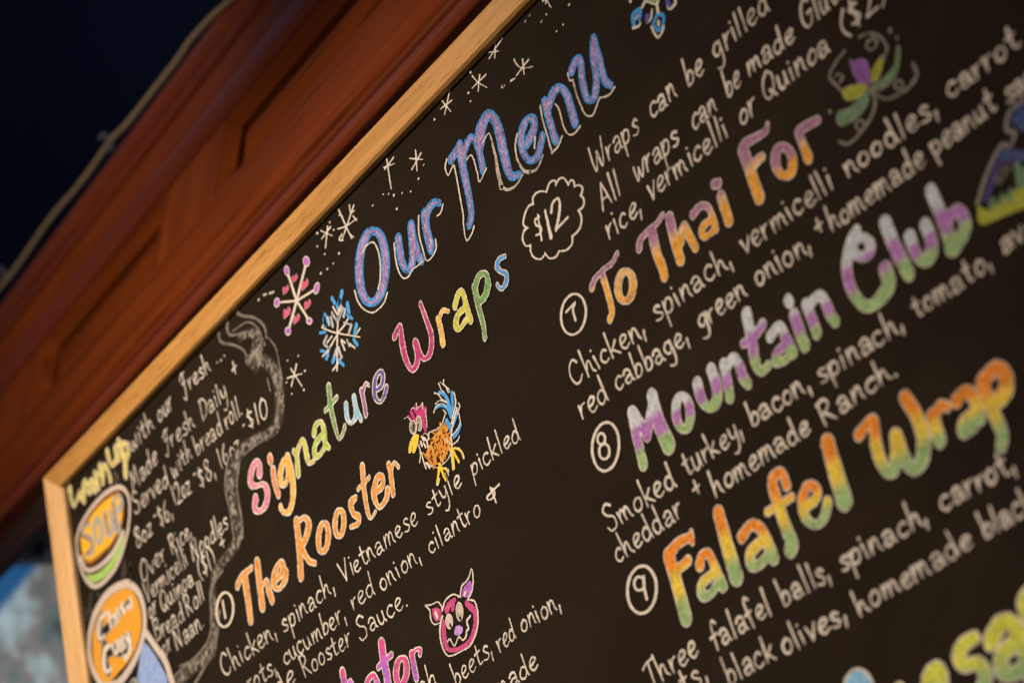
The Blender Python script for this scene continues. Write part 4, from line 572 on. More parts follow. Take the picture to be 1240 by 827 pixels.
 ["chalk_dot",[["s",9527,-410,9,9538,-411,9],["s",9408,-379,6,9419,-380,6],["s",9332,-379,6,9343,-380,6],["s",9440,-542,9,9451,-543,9],["s",10338,-452,6,10348,-454,6],["s",10400,-439,6,10410,-441,6],["s",10518,-566,9,10528,-567,9],["s",6960,-375,7,6974,-377,7],["s",7062,-439,7,7076,-441,7],["s",6827,-422,10,6841,-424,10],["s",6783,-530,7,6797,-531,7],["s",6879,-654,7,6893,-655,7],["s",7110,-764,10,7123,-765,10],["s",6985,-798,7,6999,-799,7],["s",6872,-793,7,6886,-794,7],["s",6753,-778,10,6767,-779,10],["s",5856,-527,7,5871,-529,7],["s",5723,-484,7,5738,-486,7],["s",5589,-471,11,5604,-473,11],["s",7102,-533,7,7116,-534,7],["s",7781,-653,6,7794,-655,6],["s",8120,-867,9,8133,-868,9],["s",7973,-651,6,7986,-652,6],["s",8052,-689,6,8065,-691,6],["s",8125,-740,10,8137,-742,10],["s",8247,-786,6,8259,-787,6],["s",8371,-839,6,8383,-840,6],["s",8520,-802,9,8532,-803,9],["s",5896,-1224,7,5910,-1225,7],["s",6096,-1269,7,6111,-1271,7],["s",6163,-1445,10,6177,-1445,10],["s",5803,-1398,7,5818,-1399,7],["s",5858,-1533,7,5873,-1534,7],["s",6081,-1593,10,6095,-1594,10],["s",9889,-749,6,9899,-751,6],["s",8636,-738,6,8648,-739,6],["s",8920,-480,9,8931,-482,9],["s",9443,-619,6,9454,-621,6],["s",10403,-442,6,10413,-443,6],["s",10337,-451,9,10347,-453,9],["s",10592,-553,6,10602,-554,6],["s",10524,-565,6,10534,-566,6],["s",10868,-645,8,10877,-646,8],["s",10747,-738,6,10757,-740,6],["s",10653,-738,6,10663,-739,6],["s",9884,-749,9,9895,-750,9],["s",9997,-764,9,10059,-776,5],["s",9870,-741,8,9913,-753,5],["s",5810,-511,10,5892,-536,10],["s",5701,-475,10,5750,-491,10]],[[-9999,0.0,"cream",0.85,0.1,0.0]],0.6,1]]],
["snowflake_drawing","pink and purple snowflake drawing with hearts",[
 ["snowflake_arm",[["s",6253,-800,17,6198,-519,17],["s",6253,-800,19,6507,-594,19],["s",6253,-800,11,6577,-853,11],["s",6253,-800,14,6381,-1029,14],["s",6253,-800,19,6044,-955,19],["s",6253,-800,10,5962,-675,10]],[[-9999,0.0,"cream",0.85,0.1,0.0]],0.6],
 ["snowflake_tip",[["p",6236,-489,6230,-506,6218,-518,6201,-523,6183,-519,6165,-507,6150,-490,6142,-470,6140,-449,6145,-431,6157,-420,6174,-415,6193,-419,6211,-431,6225,-448,6234,-468,6236,-489]],[[-9999,-11.3,"orchid",0.8,0.2,0.0],[-11.3,0.0,"cream",0.8,0,0.0]],0.6],
 ["snowflake_tip",[["p",6609,-584,6601,-600,6585,-610,6564,-612,6541,-606,6520,-593,6503,-574,6494,-552,6494,-532,6502,-515,6518,-505,6539,-503,6562,-509,6583,-523,6599,-542,6608,-563,6609,-584]],[[-9999,-10.9,"orchid",0.8,0.2,0.0],[-10.9,0.0,"cream",0.8,0,0.0]],0.6],
 ["snowflake_tip",[["p",6678,-890,6659,-902,6637,-909,6613,-908,6593,-900,6579,-887,6573,-870,6577,-851,6589,-834,6608,-822,6631,-815,6655,-816,6675,-824,6689,-837,6694,-854,6691,-873,6678,-890]],[[-9999,-10.8,"orchid",0.8,0.2,0.0],[-10.8,0.0,"cream",0.8,0,0.0]],0.6],
 ["snowflake_tip",[["p",6455,-1093,6446,-1103,6431,-1108,6412,-1107,6392,-1100,6373,-1088,6359,-1074,6352,-1058,6353,-1045,6361,-1035,6376,-1030,6396,-1032,6416,-1039,6435,-1050,6449,-1065,6456,-1080,6455,-1093]],[[-9999,-11.0,"orchid",0.8,0.2,0.0],[-11.0,0.0,"cream",0.8,0,0.0]],0.6],
 ["snowflake_tip",[["p",6060,-1007,6050,-1020,6034,-1026,6014,-1026,5992,-1019,5973,-1007,5959,-991,5952,-974,5954,-958,5963,-945,5980,-939,6000,-939,6022,-946,6041,-958,6055,-974,6062,-992,6060,-1007]],[[-9999,-11.3,"orchid",0.8,0.2,0.0],[-11.3,0.0,"cream",0.8,0,0.0]],0.6],
 ["snowflake_tip",[["p",5960,-679,5947,-691,5928,-697,5907,-697,5886,-690,5869,-677,5858,-660,5855,-642,5860,-625,5873,-613,5892,-607,5914,-607,5935,-615,5952,-628,5963,-644,5966,-662,5960,-679]],[[-9999,-11.5,"orchid",0.8,0.2,0.0],[-11.5,0.0,"cream",0.8,0,0.0]],0.6],
 ["heart",[["p",6245,-626,6253,-576,6283,-561,6305,-587,6341,-573,6360,-605,6332,-629]],[[-9999,-5.6,"pinkred",0.8,0.2,0.0],[-5.6,0.0,"pinkpale",0.6,0,0.0]],0.6],
 ["heart",[["p",6381,-768,6393,-703,6430,-685,6459,-717,6504,-699,6528,-740,6493,-771]],[[-9999,-5.5,"pinkred",0.8,0.2,0.0],[-5.5,0.0,"pinkpale",0.6,0,0.0]],0.6],
 ["heart",[["p",6370,-952,6380,-894,6414,-877,6440,-906,6481,-889,6503,-926,6471,-954]],[[-9999,-5.5,"pinkred",0.8,0.2,0.0],[-5.5,0.0,"pinkpale",0.6,0,0.0]],0.6],
 ["heart",[["p",6133,-982,6144,-923,6178,-906,6205,-935,6246,-918,6269,-955,6237,-984]],[[-9999,-5.6,"pinkred",0.8,0.2,0.0],[-5.6,0.0,"pinkpale",0.6,0,0.0]],0.6],
 ["heart",[["p",5979,-855,5990,-790,6029,-771,6058,-804,6105,-785,6130,-827,6094,-858]],[[-9999,-5.7,"pinkred",0.8,0.2,0.0],[-5.7,0.0,"pinkpale",0.6,0,0.0]],0.6],
 ["heart",[["p",6052,-650,6061,-597,6093,-581,6117,-609,6155,-593,6176,-628,6147,-653]],[[-9999,-5.7,"pinkred",0.8,0.2,0.0],[-5.7,0.0,"pinkpale",0.6,0,0.0]],0.6]]],
["snowflake_drawing","blue and white snowflake drawing with barbed arms",[
 ["snowflake_arm",[["s",6929,-1180,13,6816,-1393,13,6694,-1674,13],["s",6586,-1217,7,6712,-1312,7,6828,-1386,6,7163,-1579,6],["s",6973,-1370,9,6827,-1390,10,6642,-1442,10,6503,-1459,9],["s",6913,-1518,8,6862,-1463,8],["s",6625,-1644,9,6719,-1630,9],["s",6787,-1605,10,6719,-1630,10],["s",6877,-1228,10,6834,-1135,10],["s",6904,-1241,12,6972,-1193,12],["s",7049,-1628,8,6972,-1545,8],["s",7191,-1512,9,7106,-1528,9],["s",6856,-1476,11,6883,-1568,11],["s",6723,-1366,9,6618,-1382,9],["s",6642,-1442,12,6573,-1491,12],["s",6684,-1541,11,6766,-1499,6,6820,-1603,9],["s",6984,-1360,9,7054,-1345,9],["s",6604,-1213,8,6671,-1212,8]],[[-9999,0.0,"cream",0.85,0.1,0.0]],0.6],
 ["snowflake_barb",[["s",6801,-1176,14,6844,-1269,14],["s",6991,-1226,16,6887,-1282,16],["s",7020,-1256,18,6980,-1293,18],["s",6715,-1184,17,6720,-1251,17],["s",6770,-1210,18,6770,-1291,18],["s",7069,-1424,17,7005,-1465,17],["s",6953,-1513,14,6977,-1572,14],["s",6640,-1327,16,6568,-1359,16],["s",6570,-1376,11,6642,-1442,11],["s",6629,-1436,19,6578,-1494,19],["s",6678,-1555,17,6763,-1505,17],["s",6804,-1604,17,6793,-1511,17],["s",6957,-1347,9,7046,-1404,9],["s",6855,-1282,17,6931,-1238,17]],[[-9999,0.0,"chalkwhite",0.7,0.1,0.0]],0.6,1],
 ["snowflake_tip",[["s",6848,-1060,20,6880,-1124,20],["s",6951,-1166,26,7030,-1091,26],["s",6907,-1170,23,6970,-1143,23],["s",7077,-1227,26,7071,-1304,26],["s",7036,-1312,15,7105,-1376,15],["s",6679,-1150,28,6662,-1208,28],["s",6540,-1248,14,6632,-1283,14],["s",7149,-1461,26,7098,-1509,26],["s",7063,-1556,19,7099,-1620,19],["s",6495,-1399,14,6567,-1440,14],["s",6562,-1502,22,6601,-1488,22],["s",6653,-1576,22,6692,-1561,22],["s",6755,-1606,17,6819,-1683,17],["s",6654,-1171,27,6651,-1219,27]],[[-9999,0.0,"skyblue2",0.85,0.1,0.0]],0.6,1]]],
["rooster_drawing","rooster drawing with pink comb and blue tail",[
 ["body_feathers",[["s",8003,-2968,13,7988,-2991,12,7976,-3007,10],["s",7765,-2969,10,7807,-2960,8,7847,-2956,7],["s",7814,-2901,12,7821,-2924,10,7829,-2946,8],["s",7986,-2780,13,7971,-2794,11,7957,-2806,9],["s",7994,-2805,13,7992,-2825,11,7992,-2838,9],["s",7913,-2956,8,7934,-2972,7,7952,-2993,6],["s",8166,-2963,10,8147,-2969,9,8127,-2976,8],["s",7979,-2803,8,7997,-2804,8,8018,-2798,7],["s",7874,-2812,9,7912,-2812,7,7951,-2810,6],["s",7953,-2967,7,7979,-2981,6,8004,-2998,5],["s",8051,-2943,13,8039,-2962,12,8027,-2978,10],["s",8118,-2951,11,8131,-2946,10,8145,-2937,9],["s",8085,-2796,11,8109,-2785,10,8136,-2767,9],["s",7953,-2937,8,7976,-2960,7,8001,-2980,6],["s",7976,-2855,7,8004,-2864,6,8035,-2868,6],["s",8127,-2947,10,8108,-2950,9,8087,-2959,8],["s",8123,-2926,10,8154,-2918,8,8185,-2910,7],["s",7757,-2894,12,7763,-2912,9,7772,-2925,7],["s",8011,-2967,9,8031,-2965,7,8051,-2967,6],["s",8107,-2844,10,8114,-2858,10,8119,-2879,9],["s",7977,-2893,10,8011,-2883,8,8043,-2878,7],["s",7805,-2873,8,7826,-2875,7,7847,-2878,6],["s",7821,-2902,7,7844,-2912,6,7865,-2926,5],["s",7948,-2918,7,7966,-2922,7,7986,-2924,6],["s",7850,-3041,12,7880,-3022,10,7906,-3011,8],["s",7793,-2881,8,7828,-2887,7,7862,-2895,5],["s",8136,-2884,10,8145,-2901,9,8155,-2917,7],["s",7902,-2960,12,7934,-2942,10,7965,-2924,8],["s",7835,-2927,9,7855,-2924,8,7875,-2922,7],["s",8119,-2905,11,8089,-2916,9,8060,-2926,7]],[[-9999,0.0,"brown1",0.85,0.1,0.0]],0.6],
 ["body_feathers",[["s",7889,-2843,13,7869,-2864,11,7848,-2886,10],["s",7786,-2926,10,7802,-2954,9,7816,-2989,8],["s",8150,-2937,12,8169,-2926,10,8185,-2921,7],["s",8040,-2856,7,8063,-2870,6,8088,-2881,5],["s",8117,-2800,9,8130,-2816,7,8146,-2825,5],["s",7872,-2978,13,7856,-2999,12,7838,-3023,10],["s",7971,-2995,8,7987,-3011,7,8004,-3022,5],["s",8131,-2798,11,8136,-2813,10,8141,-2830,8],["s",8029,-2777,13,8028,-2795,11,8027,-2813,10],["s",7997,-2889,13,7972,-2911,11,7950,-2930,9],["s",8089,-2928,7,8113,-2938,6,8136,-2951,5],["s",7918,-2930,7,7950,-2948,6,7983,-2963,5],["s",8105,-2887,10,8139,-2877,8,8171,-2872,7],["s",8062,-2935,12,8070,-2965,10,8081,-2988,8],["s",7955,-2881,12,7960,-2905,10,7966,-2927,9],["s",8015,-2814,7,8044,-2821,6,8071,-2833,5],["s",7968,-2919,8,8003,-2926,6,8036,-2935,5],["s",8083,-2781,12,8066,-2794,11,8047,-2812,9],["s",7855,-2860,10,7894,-2848,9,7932,-2840,7],["s",7958,-2844,13,7933,-2870,11,7910,-2892,9],["s",8120,-2838,11,8141,-2829,10,8164,-2813,9],["s",8086,-2981,11,8117,-2968,9,8148,-2954,8],["s",7988,-2934,13,7986,-2951,11,7984,-2968,10],["s",7967,-2883,7,7993,-2899,6,8018,-2914,5],["s",8080,-2792,7,8105,-2808,7,8128,-2828,6],["s",7794,-2942,11,7812,-2934,9,7828,-2932,7],["s",7854,-2853,9,7873,-2874,7,7894,-2886,5],["s",7935,-2845,8,7971,-2845,7,8006,-2853,5],["s",8125,-2783,13,8124,-2801,11,8124,-2817,9],["s",7925,-2759,9,7951,-2786,7,7979,-2809,6],["s",7882,-3018,7,7911,-3031,6,7942,-3038,5],["s",8025,-2869,12,8029,-2889,10,8034,-2907,8],["s",8044,-2850,8,8067,-2850,7,8089,-2855,5],["s",8147,-2913,7,8175,-2921,6,8199,-2935,5],["s",8074,-2971,9,8094,-2968,8,8117,-2961,7],["s",8021,-2950,11,8026,-2964,10,8030,-2982,9],["s",8094,-2987,8,8123,-2988,7,8152,-2991,6],["s",7935,-2948,12,7907,-2967,10,7881,-2980,8],["s",7906,-2908,9,7937,-2902,8,7965,-2901,6],["s",7999,-3004,9,8013,-3019,7,8028,-3030,5],["s",8085,-2906,10,8111,-2901,8,8134,-2902,6],["s",7971,-2854,12,7996,-2836,11,8021,-2816,9],["s",7817,-2881,13,7818,-2904,11,7818,-2929,9],["s",7887,-2848,9,7916,-2847,7,7945,-2847,6],["s",7817,-2839,8,7849,-2862,7,7880,-2887,6],["s",8062,-2857,8,8100,-2863,7,8138,-2869,6],["s",8038,-2896,12,8015,-2913,11,7991,-2931,9],["s",8026,-2903,12,8034,-2932,10,8043,-2957,8],["s",8022,-2962,9,8048,-2988,7,8076,-3009,6],["s",8031,-2965,9,8053,-2961,7,8071,-2964,6],["s",7829,-2871,11,7796,-2886,10,7762,-2906,9],["s",7858,-2872,12,7829,-2893,10,7802,-2908,9],["s",8035,-2810,8,8054,-2811,8,8075,-2807,7],["s",7900,-2990,10,7877,-2997,9,7851,-3011,8],["s",7880,-2913,13,7881,-2941,11,7881,-2973,9],["s",7862,-2931,7,7886,-2943,6,7909,-2956,5],["s",7855,-3018,12,7874,-3007,9,7890,-3004,7],["s",8123,-2846,12,8142,-2833,11,8164,-2813,9],["s",8044,-2792,13,8043,-2819,11,8045,-2839,9],["s",7799,-2908,13,7799,-2923,11,7798,-2940,10]],[[-9999,0.0,"orange3",0.85,0.1,0.0]],0.6],
 ["body_feathers",[["s",8051,-2794,8,8067,-2795,8,8085,-2791,7],["s",7953,-2828,11,7930,-2839,10,7909,-2848,8],["s",8057,-2964,8,8074,-2975,7,8088,-2994,7],["s",8084,-2791,12,8063,-2808,11,8044,-2822,9],["s",7994,-2957,7,8028,-2972,6,8061,-2991,5],["s",8084,-2890,7,8118,-2900,6,8156,-2903,6],["s",7861,-2860,12,7843,-2871,10,7825,-2880,8],["s",8096,-2912,11,8119,-2903,9,8140,-2897,7],["s",7820,-2975,11,7831,-3005,10,7840,-3041,9],["s",7872,-2859,12,7877,-2896,10,7885,-2926,9],["s",7977,-2999,12,7983,-3030,10,7991,-3057,8],["s",7735,-2868,8,7765,-2894,7,7797,-2918,6],["s",7879,-2865,12,7887,-2897,10,7897,-2922,8],["s",8067,-2798,11,8093,-2788,9,8117,-2780,8],["s",7864,-2920,8,7897,-2942,7,7930,-2965,6],["s",8134,-2926,13,8121,-2938,11,8106,-2955,9],["s",8088,-2826,7,8123,-2833,6,8157,-2841,5],["s",7923,-2821,10,7964,-2813,8,8003,-2809,7],["s",7884,-2843,8,7905,-2844,7,7927,-2845,6],["s",7858,-2962,9,7890,-2960,8,7925,-2953,7],["s",8043,-2806,10,8053,-2823,9,8061,-2843,8],["s",8092,-2924,11,8104,-2920,10,8118,-2908,9],["s",7932,-2902,10,7959,-2893,8,7983,-2893,6],["s",7986,-2846,12,8010,-2828,11,8035,-2807,9],["s",7870,-2942,11,7875,-2956,10,7879,-2972,9],["s",8066,-2874,12,8073,-2900,10,8079,-2929,9],["s",8069,-2754,13,8069,-2788,11,8071,-2817,9],["s",8026,-2996,13,8010,-3018,11,7998,-3032,9],["s",7964,-2998,12,7968,-3013,10,7971,-3030,9],["s",8025,-3029,12,8042,-3019,10,8062,-3002,9]],[[-9999,0.0,"amber2",0.7,0.1,0.0]],0.6],
 ["comb",[["s",7640,-2506,12,7673,-2553,12],["s",7692,-2494,19,7725,-2569,19],["s",7745,-2482,18,7786,-2565,18],["s",7792,-2494,19,7818,-2572,19],["s",7871,-2516,20,7824,-2575,20],["s",7898,-2564,31,7845,-2620,27,7844,-2717,19],["s",7823,-2587,23,7839,-2691,23]],[[-9999,0.0,"crimson",0.85,0.1,0.0]],0.5],
 ["comb_outline",[["s",7576,-2500,4,7631,-2511,3,7660,-2554,4],["s",7705,-2475,4,7740,-2476,3,7785,-2510,4],["s",7795,-2458,6,7790,-2499,4,7846,-2505,4,7885,-2494,5,7869,-2545,6],["s",7904,-2561,6,7894,-2629,6,7872,-2705,6]],[[-9999,0.0,"cream",0.85,0.1,0.0]],0.6,1],
 ["eye",[["p",7733,-2642,7722,-2662,7705,-2675,7683,-2681,7661,-2677,7641,-2664,7627,-2645,7621,-2622,7623,-2599,7634,-2579,7651,-2565,7673,-2560,7695,-2564,7715,-2577,7729,-2596,7735,-2619,7733,-2642]],[[-9999,-8.6,"chalkwarm",0.55,0.0,0.0],[-8.6,0.0,"cream",0.9,0,0.0]],0.5],
 ["eye",[["p",7819,-2643,7811,-2666,7797,-2682,7780,-2691,7762,-2690,7746,-2679,7734,-2660,7728,-2636,7729,-2611,7738,-2588,7751,-2571,7768,-2563,7786,-2564,7803,-2575,7814,-2594,7820,-2618,7819,-2643]],[[-9999,-8.5,"chalkwarm",0.55,0.0,0.0],[-8.5,0.0,"cream",0.9,0,0.0]],0.5],
 ["pupil",[["s",7692,-2610,12,7677,-2647,12],["s",7758,-2632,11,7743,-2657,11]],[[-9999,0.0,"black",1.5,0.1,0.0]],0.6,1],
 ["beak",[["p",7745,-2709,7671,-2683,7606,-2703,7552,-2748,7540,-2788,7580,-2790,7627,-2748,7590,-2800,7623,-2817,7694,-2776]],[[-9999,-4.8,"sun",0.85,0.2,0.0],[-4.8,0.0,"straw",0.8,0,0.0]],0.5],
 ["outline",[["s",7869,-2758,4,7940,-2763,4,8021,-2777,5,8107,-2762,6,8173,-2712,7],["s",7708,-2782,7,7708,-2854,8,7666,-2922,8],["s",7722,-2860,8,7726,-2934,8,7740,-3000,8],["s",7752,-2957,6,7794,-3022,6],["s",7771,-2965,6,7818,-3019,6],["s",7822,-3009,4,7904,-3060,4,7992,-3066,5,8074,-3057,5,8129,-3033,6],["s",8106,-2899,6,8166,-2971,5,8252,-2977,6,8300,-2956,7],["s",7765,-2739,5,7841,-2740,4,7873,-2802,7,7790,-2779,4,7765,-2739,6],["s",7746,-2773,11,7753,-2812,11],["s",7782,-2800,10,7799,-2843,10],["s",7835,-2810,11,7832,-2857,11],["s",7789,-2755,10,7818,-2779,10],["s",7895,-2751,7,7868,-2788,7]],[[-9999,0.0,"cream",0.85,0.1,0.0]],0.6],
 ["tail_feathers",[["s",8054,-2615,11,8149,-2632,10,8217,-2686,14,8240,-2765,16],["s",8155,-2521,14,8220,-2571,16,8249,-2637,22,8249,-2744,23],["s",8325,-2598,19,8299,-2694,19,8246,-2767,19],["s",8349,-2770,17,8302,-2803,17,8247,-2839,17],["s",8348,-2879,19,8288,-2916,17,8223,-2930,16],["s",8170,-2773,22,8194,-2822,22,8206,-2863,24],["s",8233,-2648,17,8253,-2734,17]],[[-9999,0.0,"skyblue2",0.85,0.1,0.0]],0.6],
 ["tail_outline",[["s",8022,-2638,7,8069,-2607,5,8155,-2618,4,8222,-2673,4],["s",8087,-2497,5,8136,-2528,6,8177,-2594,6,8235,-2643,6],["s",8175,-2451,6,8197,-2518,6,8227,-2555,5],["s",8201,-2454,5,8262,-2523,5,8280,-2579,6],["s",8254,-2461,7,8242,-2490,6,8298,-2557,5,8295,-2579,7],["s",8356,-2610,9,8357,-2672,10,8322,-2728,9,8229,-2819,9],["s",8384,-2713,6,8392,-2747,7,8334,-2781,6],["s",8362,-2793,7,8345,-2869,7,8274,-2898,5,8191,-2910,5],["s",8192,-2720,5,8157,-2669,5],["s",8068,-2583,5,8146,-2586,4,8216,-2635,4],["s",8350,-2740,9,8204,-2880,10,8171,-2985,10]],[[-9999,0.0,"cream",0.85,0.1,0.0]],0.6],
 ["foot",[["s",8155,-3008,21,8146,-3081,18,8132,-3158,14],["s",8163,-3005,14,8189,-3075,14,8217,-3139,13],["s",8158,-3001,8,8238,-3036,9,8284,-3084,12,8293,-3131,14],["s",7947,-3054,20,7900,-3112,17,7857,-3172,15],["s",7949,-3072,15,7962,-3137,15,7983,-3195,14],["s",7960,-3088,9,8016,-3117,10,8038,-3161,12]],[[-9999,0.0,"sun",0.85,0.1,0.0]],0.6],
 ["foot_outline",[["s",8203,-3016,3,8270,-3049,4,8297,-3142,5],["s",7835,-3169,4,7860,-3191,5,7907,-3150,6],["s",8127,-2984,6,8132,-3052,6,8109,-3160,6],["s",8001,-3099,4,8052,-3137,5,8035,-3178,6]],[[-9999,0.0,"cream",0.85,0.1,0.0]],0.6]]],
["pig_drawing","pink pig face drawing with wavy mouth",[
 ["cheek",[["s",7598,-4133,33,7657,-4105,24,7740,-4101,18],["s",7895,-4180,28,7928,-4227,25,7979,-4268,23],["s",7939,-4219,25,7975,-4278,30,7958,-4355,31,7900,-4418,27,7807,-4464,21,7667,-4470,18,7529,-4440,18,7478,-4382,30,7486,-4288,33,7509,-4218,33],["s",7714,-4106,24,7682,-4155,24]],[[-9999,0.0,"hotpink2",0.75,0.2,0.0]],0.6],
 ["ear",[["p",7393,-4055,7479,-4077,7517,-4130,7478,-4177,7412,-4164,7383,-4109]],[[-9999,0.0,"hotpink2",0.75,0.2,0.0]],0.5],
 ["ear",[["p",7848,-4107,7883,-4062,8007,-4038,8007,-4094,7933,-4145]],[[-9999,0.0,"orchid",0.75,0.3,0.0]],0.5],
 ["ear_outline",[["s",7304,-3997,5,7395,-4022,5,7497,-4035,5,7533,-4081,8,7536,-4118,9],["s",7307,-4001,7,7356,-4057,9,7346,-4127,9,7381,-4181,5,7479,-4198,5],["s",7828,-4100,9,7881,-4038,8,7987,-4015,7,8063,-3959,5,8052,-4044,9,7998,-4120,9,7922,-4160,8]],[[-9999,0.0,"cream",0.85,0.1,0.0]],0.6,1],
 ["head_outline",[["s",7536,-4118,10,7611,-4061,8,7735,-4056,6,7834,-4109,6],["s",7921,-4163,6,8006,-4204,8,8016,-4304,10,7957,-4413,10,7834,-4491,8,7701,-4498,6,7495,-4477,6,7432,-4391,10,7432,-4277,11,7488,-4187,11,7522,-4162,10],["s",7830,-4107,6,7790,-4090,6]],[[-9999,0.0,"cream",0.85,0.1,0.0]],0.6],
 ["ear_highlight",[["s",7435,-4108,18,7445,-4142,18]],[[-9999,0.0,"cream",0.85,0.1,0.0]],0.6],
 ["ear_highlight",[["s",7891,-4113,12,7914,-4097,12]],[[-9999,0.0,"cream",0.85,0.1,0.0]],0.6],
 ["eye",[["p",7829,-4225,7816,-4251,7798,-4270,7776,-4281,7754,-4280,7735,-4268,7723,-4248,7718,-4221,7723,-4192,7735,-4166,7754,-4147,7776,-4136,7798,-4137,7816,-4149,7829,-4170,7833,-4196,7829,-4225]],[[-9999,-7.3,"chalkwarm",0.7,0.0,0.0],[-7.3,0.0,"cream",0.9,0,0.0]],0.5],
 ["eye",[["p",7656,-4247,7645,-4268,7628,-4284,7607,-4291,7586,-4290,7568,-4280,7555,-4262,7549,-4239,7552,-4216,7563,-4194,7580,-4178,7601,-4171,7622,-4172,7640,-4183,7653,-4201,7659,-4223,7656,-4247]],[[-9999,-7.4,"chalkwarm",0.7,0.0,0.0],[-7.4,0.0,"cream",0.9,0,0.0]],0.5],
 ["pupil",[["s",7765,-4253,14,7768,-4266,14],["s",7608,-4260,13,7615,-4277,13]],[[-9999,0.0,"black",1.5,0.1,0.0]],0.6,1],
 ["nose",[["p",7677,-4297,7725,-4304,7776,-4336,7754,-4370,7695,-4375,7643,-4344]],[[-9999,0.0,"lilac",0.8,0.3,0.0]],0.5],
 ["mouth",[["s",7522,-4372,8,7566,-4362,7,7608,-4430,6,7695,-4387,7,7738,-4427,6,7798,-4414,10,7819,-4380,10,7854,-4368,12,7849,-4313,11,7913,-4290,9]],[[-9999,0.0,"cream",0.85,0.1,0.0]],0.6]]],
["flower_drawing","green, yellow and purple flower drawing with curled tendrils",[
 ["petal",[["p",13238,-2533,13272,-2574,13325,-2592,13374,-2646,13342,-2781,13266,-2729,13236,-2658]],[[-9999,-5.0,"violet2",0.75,0.2,0.0],[-5.0,0.0,"chalkdim",0.6,0,0.0]],0.6],
 ["petal",[["p",13340,-2779,13382,-2710,13489,-2671,13506,-2703,13415,-2788]],[[-9999,-4.9,"yellowolive",0.75,0.2,0.0],[-4.9,0.0,"chalkdim",0.6,0,0.0]],0.6],
 ["petal",[["p",13102,-2679,13198,-2701,13304,-2752,13311,-2791,13215,-2811,13116,-2760]],[[-9999,-5.1,"yellowolive",0.75,0.2,0.0],[-5.1,0.0,"chalkdim",0.6,0,0.0]],0.6],
 ["petal",[["p",13325,-2794,13285,-2876,13170,-2915,13034,-2894,12997,-2846,13031,-2794,13147,-2819]],[[-9999,-5.0,"leaf2",0.75,0.2,0.0],[-5.0,0.0,"chalkdim",0.6,0,0.0]],0.6],
 ["petal",[["p",13350,-2791,13439,-2803,13558,-2781,13624,-2692,13644,-2722,13580,-2829,13473,-2870,13390,-2844]],[[-9999,-4.9,"leaf2",0.75,0.2,0.0],[-4.9,0.0,"chalkdim",0.6,0,0.0]],0.6],
 ["tendril",[["s",13377,-2471,9,13462,-2498,8,13532,-2571,9,13551,-2660,11,13500,-2699,12],["s",13473,-2526,8,13491,-2581,11,13441,-2600,8,13404,-2564,9,13426,-2535,10,13455,-2541,8],["s",13231,-2481,11,13126,-2508,11,13054,-2561,11,13108,-2683,9],["s",13095,-2580,8,13135,-2583,6,13154,-2623,9,13114,-2633,9],["s",13364,-2852,10,13417,-2928,10,13525,-2961,11,13631,-2964,12,13704,-2927,14,13700,-2855,12],["s",13577,-2926,11,13571,-2934,11,13562,-2938,10,13550,-2938,8,13538,-2933,8,13527,-2924,8,13520,-2914,9,13517,-2902,10,13519,-2891,11,13525,-2884,11,13535,-2880,10,13547,-2880,8,13559,-2885,8,13569,-2893,8,13576,-2904,9,13579,-2916,10,13577,-2926,10],["s",13340,-2815,13,13340,-2897,14,13276,-2965,14,13146,-3008,13,13037,-3017,11,12970,-2967,10],["s",13200,-2979,11,13193,-2988,11,13183,-2993,9,13170,-2993,8,13157,-2988,7,13147,-2980,8,13139,-2968,8,13136,-2956,10,13138,-2944,11,13145,-2935,11,13155,-2931,9,13168,-2931,8,13180,-2935,7,13191,-2944,8,13199,-2956,8,13202,-2968,10,13200,-2979,10],["s",13338,-2802,11,13403,-2852,11,13448,-2855,12],["s",13614,-2571,15,13617,-2580,15],["s",13647,-2646,13,13648,-2651,13],["s",12970,-2752,12,12973,-2759,12]],[[-9999,0.0,"chalkdim",0.62,0.1,0.0]],0.6]]],
["ornament_drawing","blue flower ornament drawing above the heading",[
 ["petal",[["s",11567,-1127,18,11516,-1122,20,11489,-1137,24,11473,-1193,22],["s",11575,-1138,18,11562,-1168,18,11542,-1187,18]],[[-9999,0.0,"skyblue",0.85,0.1,0.0]],0.6],
 ["petal",[["p",11730,-1252,11791,-1297,11791,-1344,11742,-1394,11689,-1387,11658,-1346,11660,-1294]],[[-28.6,0.0,"skyblue",0.9,0.15,0.0]],0.5],
 ["stem",[["s",11652,-1111,11,11602,-1133,11],["s",11753,-1198,14,11746,-1257,14],["s",11664,-1122,7,11733,-1187,7,11778,-1197,8],["s",11458,-1210,9,11519,-1232,9,11546,-1217,9],["s",11641,-1309,9,11649,-1367,9,11675,-1419,7,11727,-1411,10,11757,-1387,11],["s",11692,-1209,9,11655,-1258,9,11609,-1262,8],["s",11944,-1282,13,11921,-1310,12,11864,-1313,8,11849,-1274,9],["s",11509,-1167,8,11538,-1158,8],["s",11721,-1322,12,11716,-1345,12],["s",11508,-1003,11,11507,-1024,11]],[[-9999,0.0,"cream",0.85,0.1,0.0]],0.6],
 ["bud",[["s",11629,-1223,21,11618,-1246,21],["s",11863,-1241,20,11869,-1282,20]],[[-9999,0.0,"indigo",0.85,0.1,0.0]],0.6,1],
 ["calyx",[["s",11706,-1119,17,11739,-1156,17,11793,-1180,18]],[[-9999,0.0,"leaf",0.85,0.1,0.0]],0.6]]],
["mountain_drawing","blue mountain drawing over yellow grass at the right edge",[
 ["peak",[["p",14212,-3549,14283,-3495,14379,-3474,14543,-3558,14469,-3727,14287,-3648,14242,-3579]],[[-9999,0.0,"deepblue",0.62,0.3,0.0]],0.8],
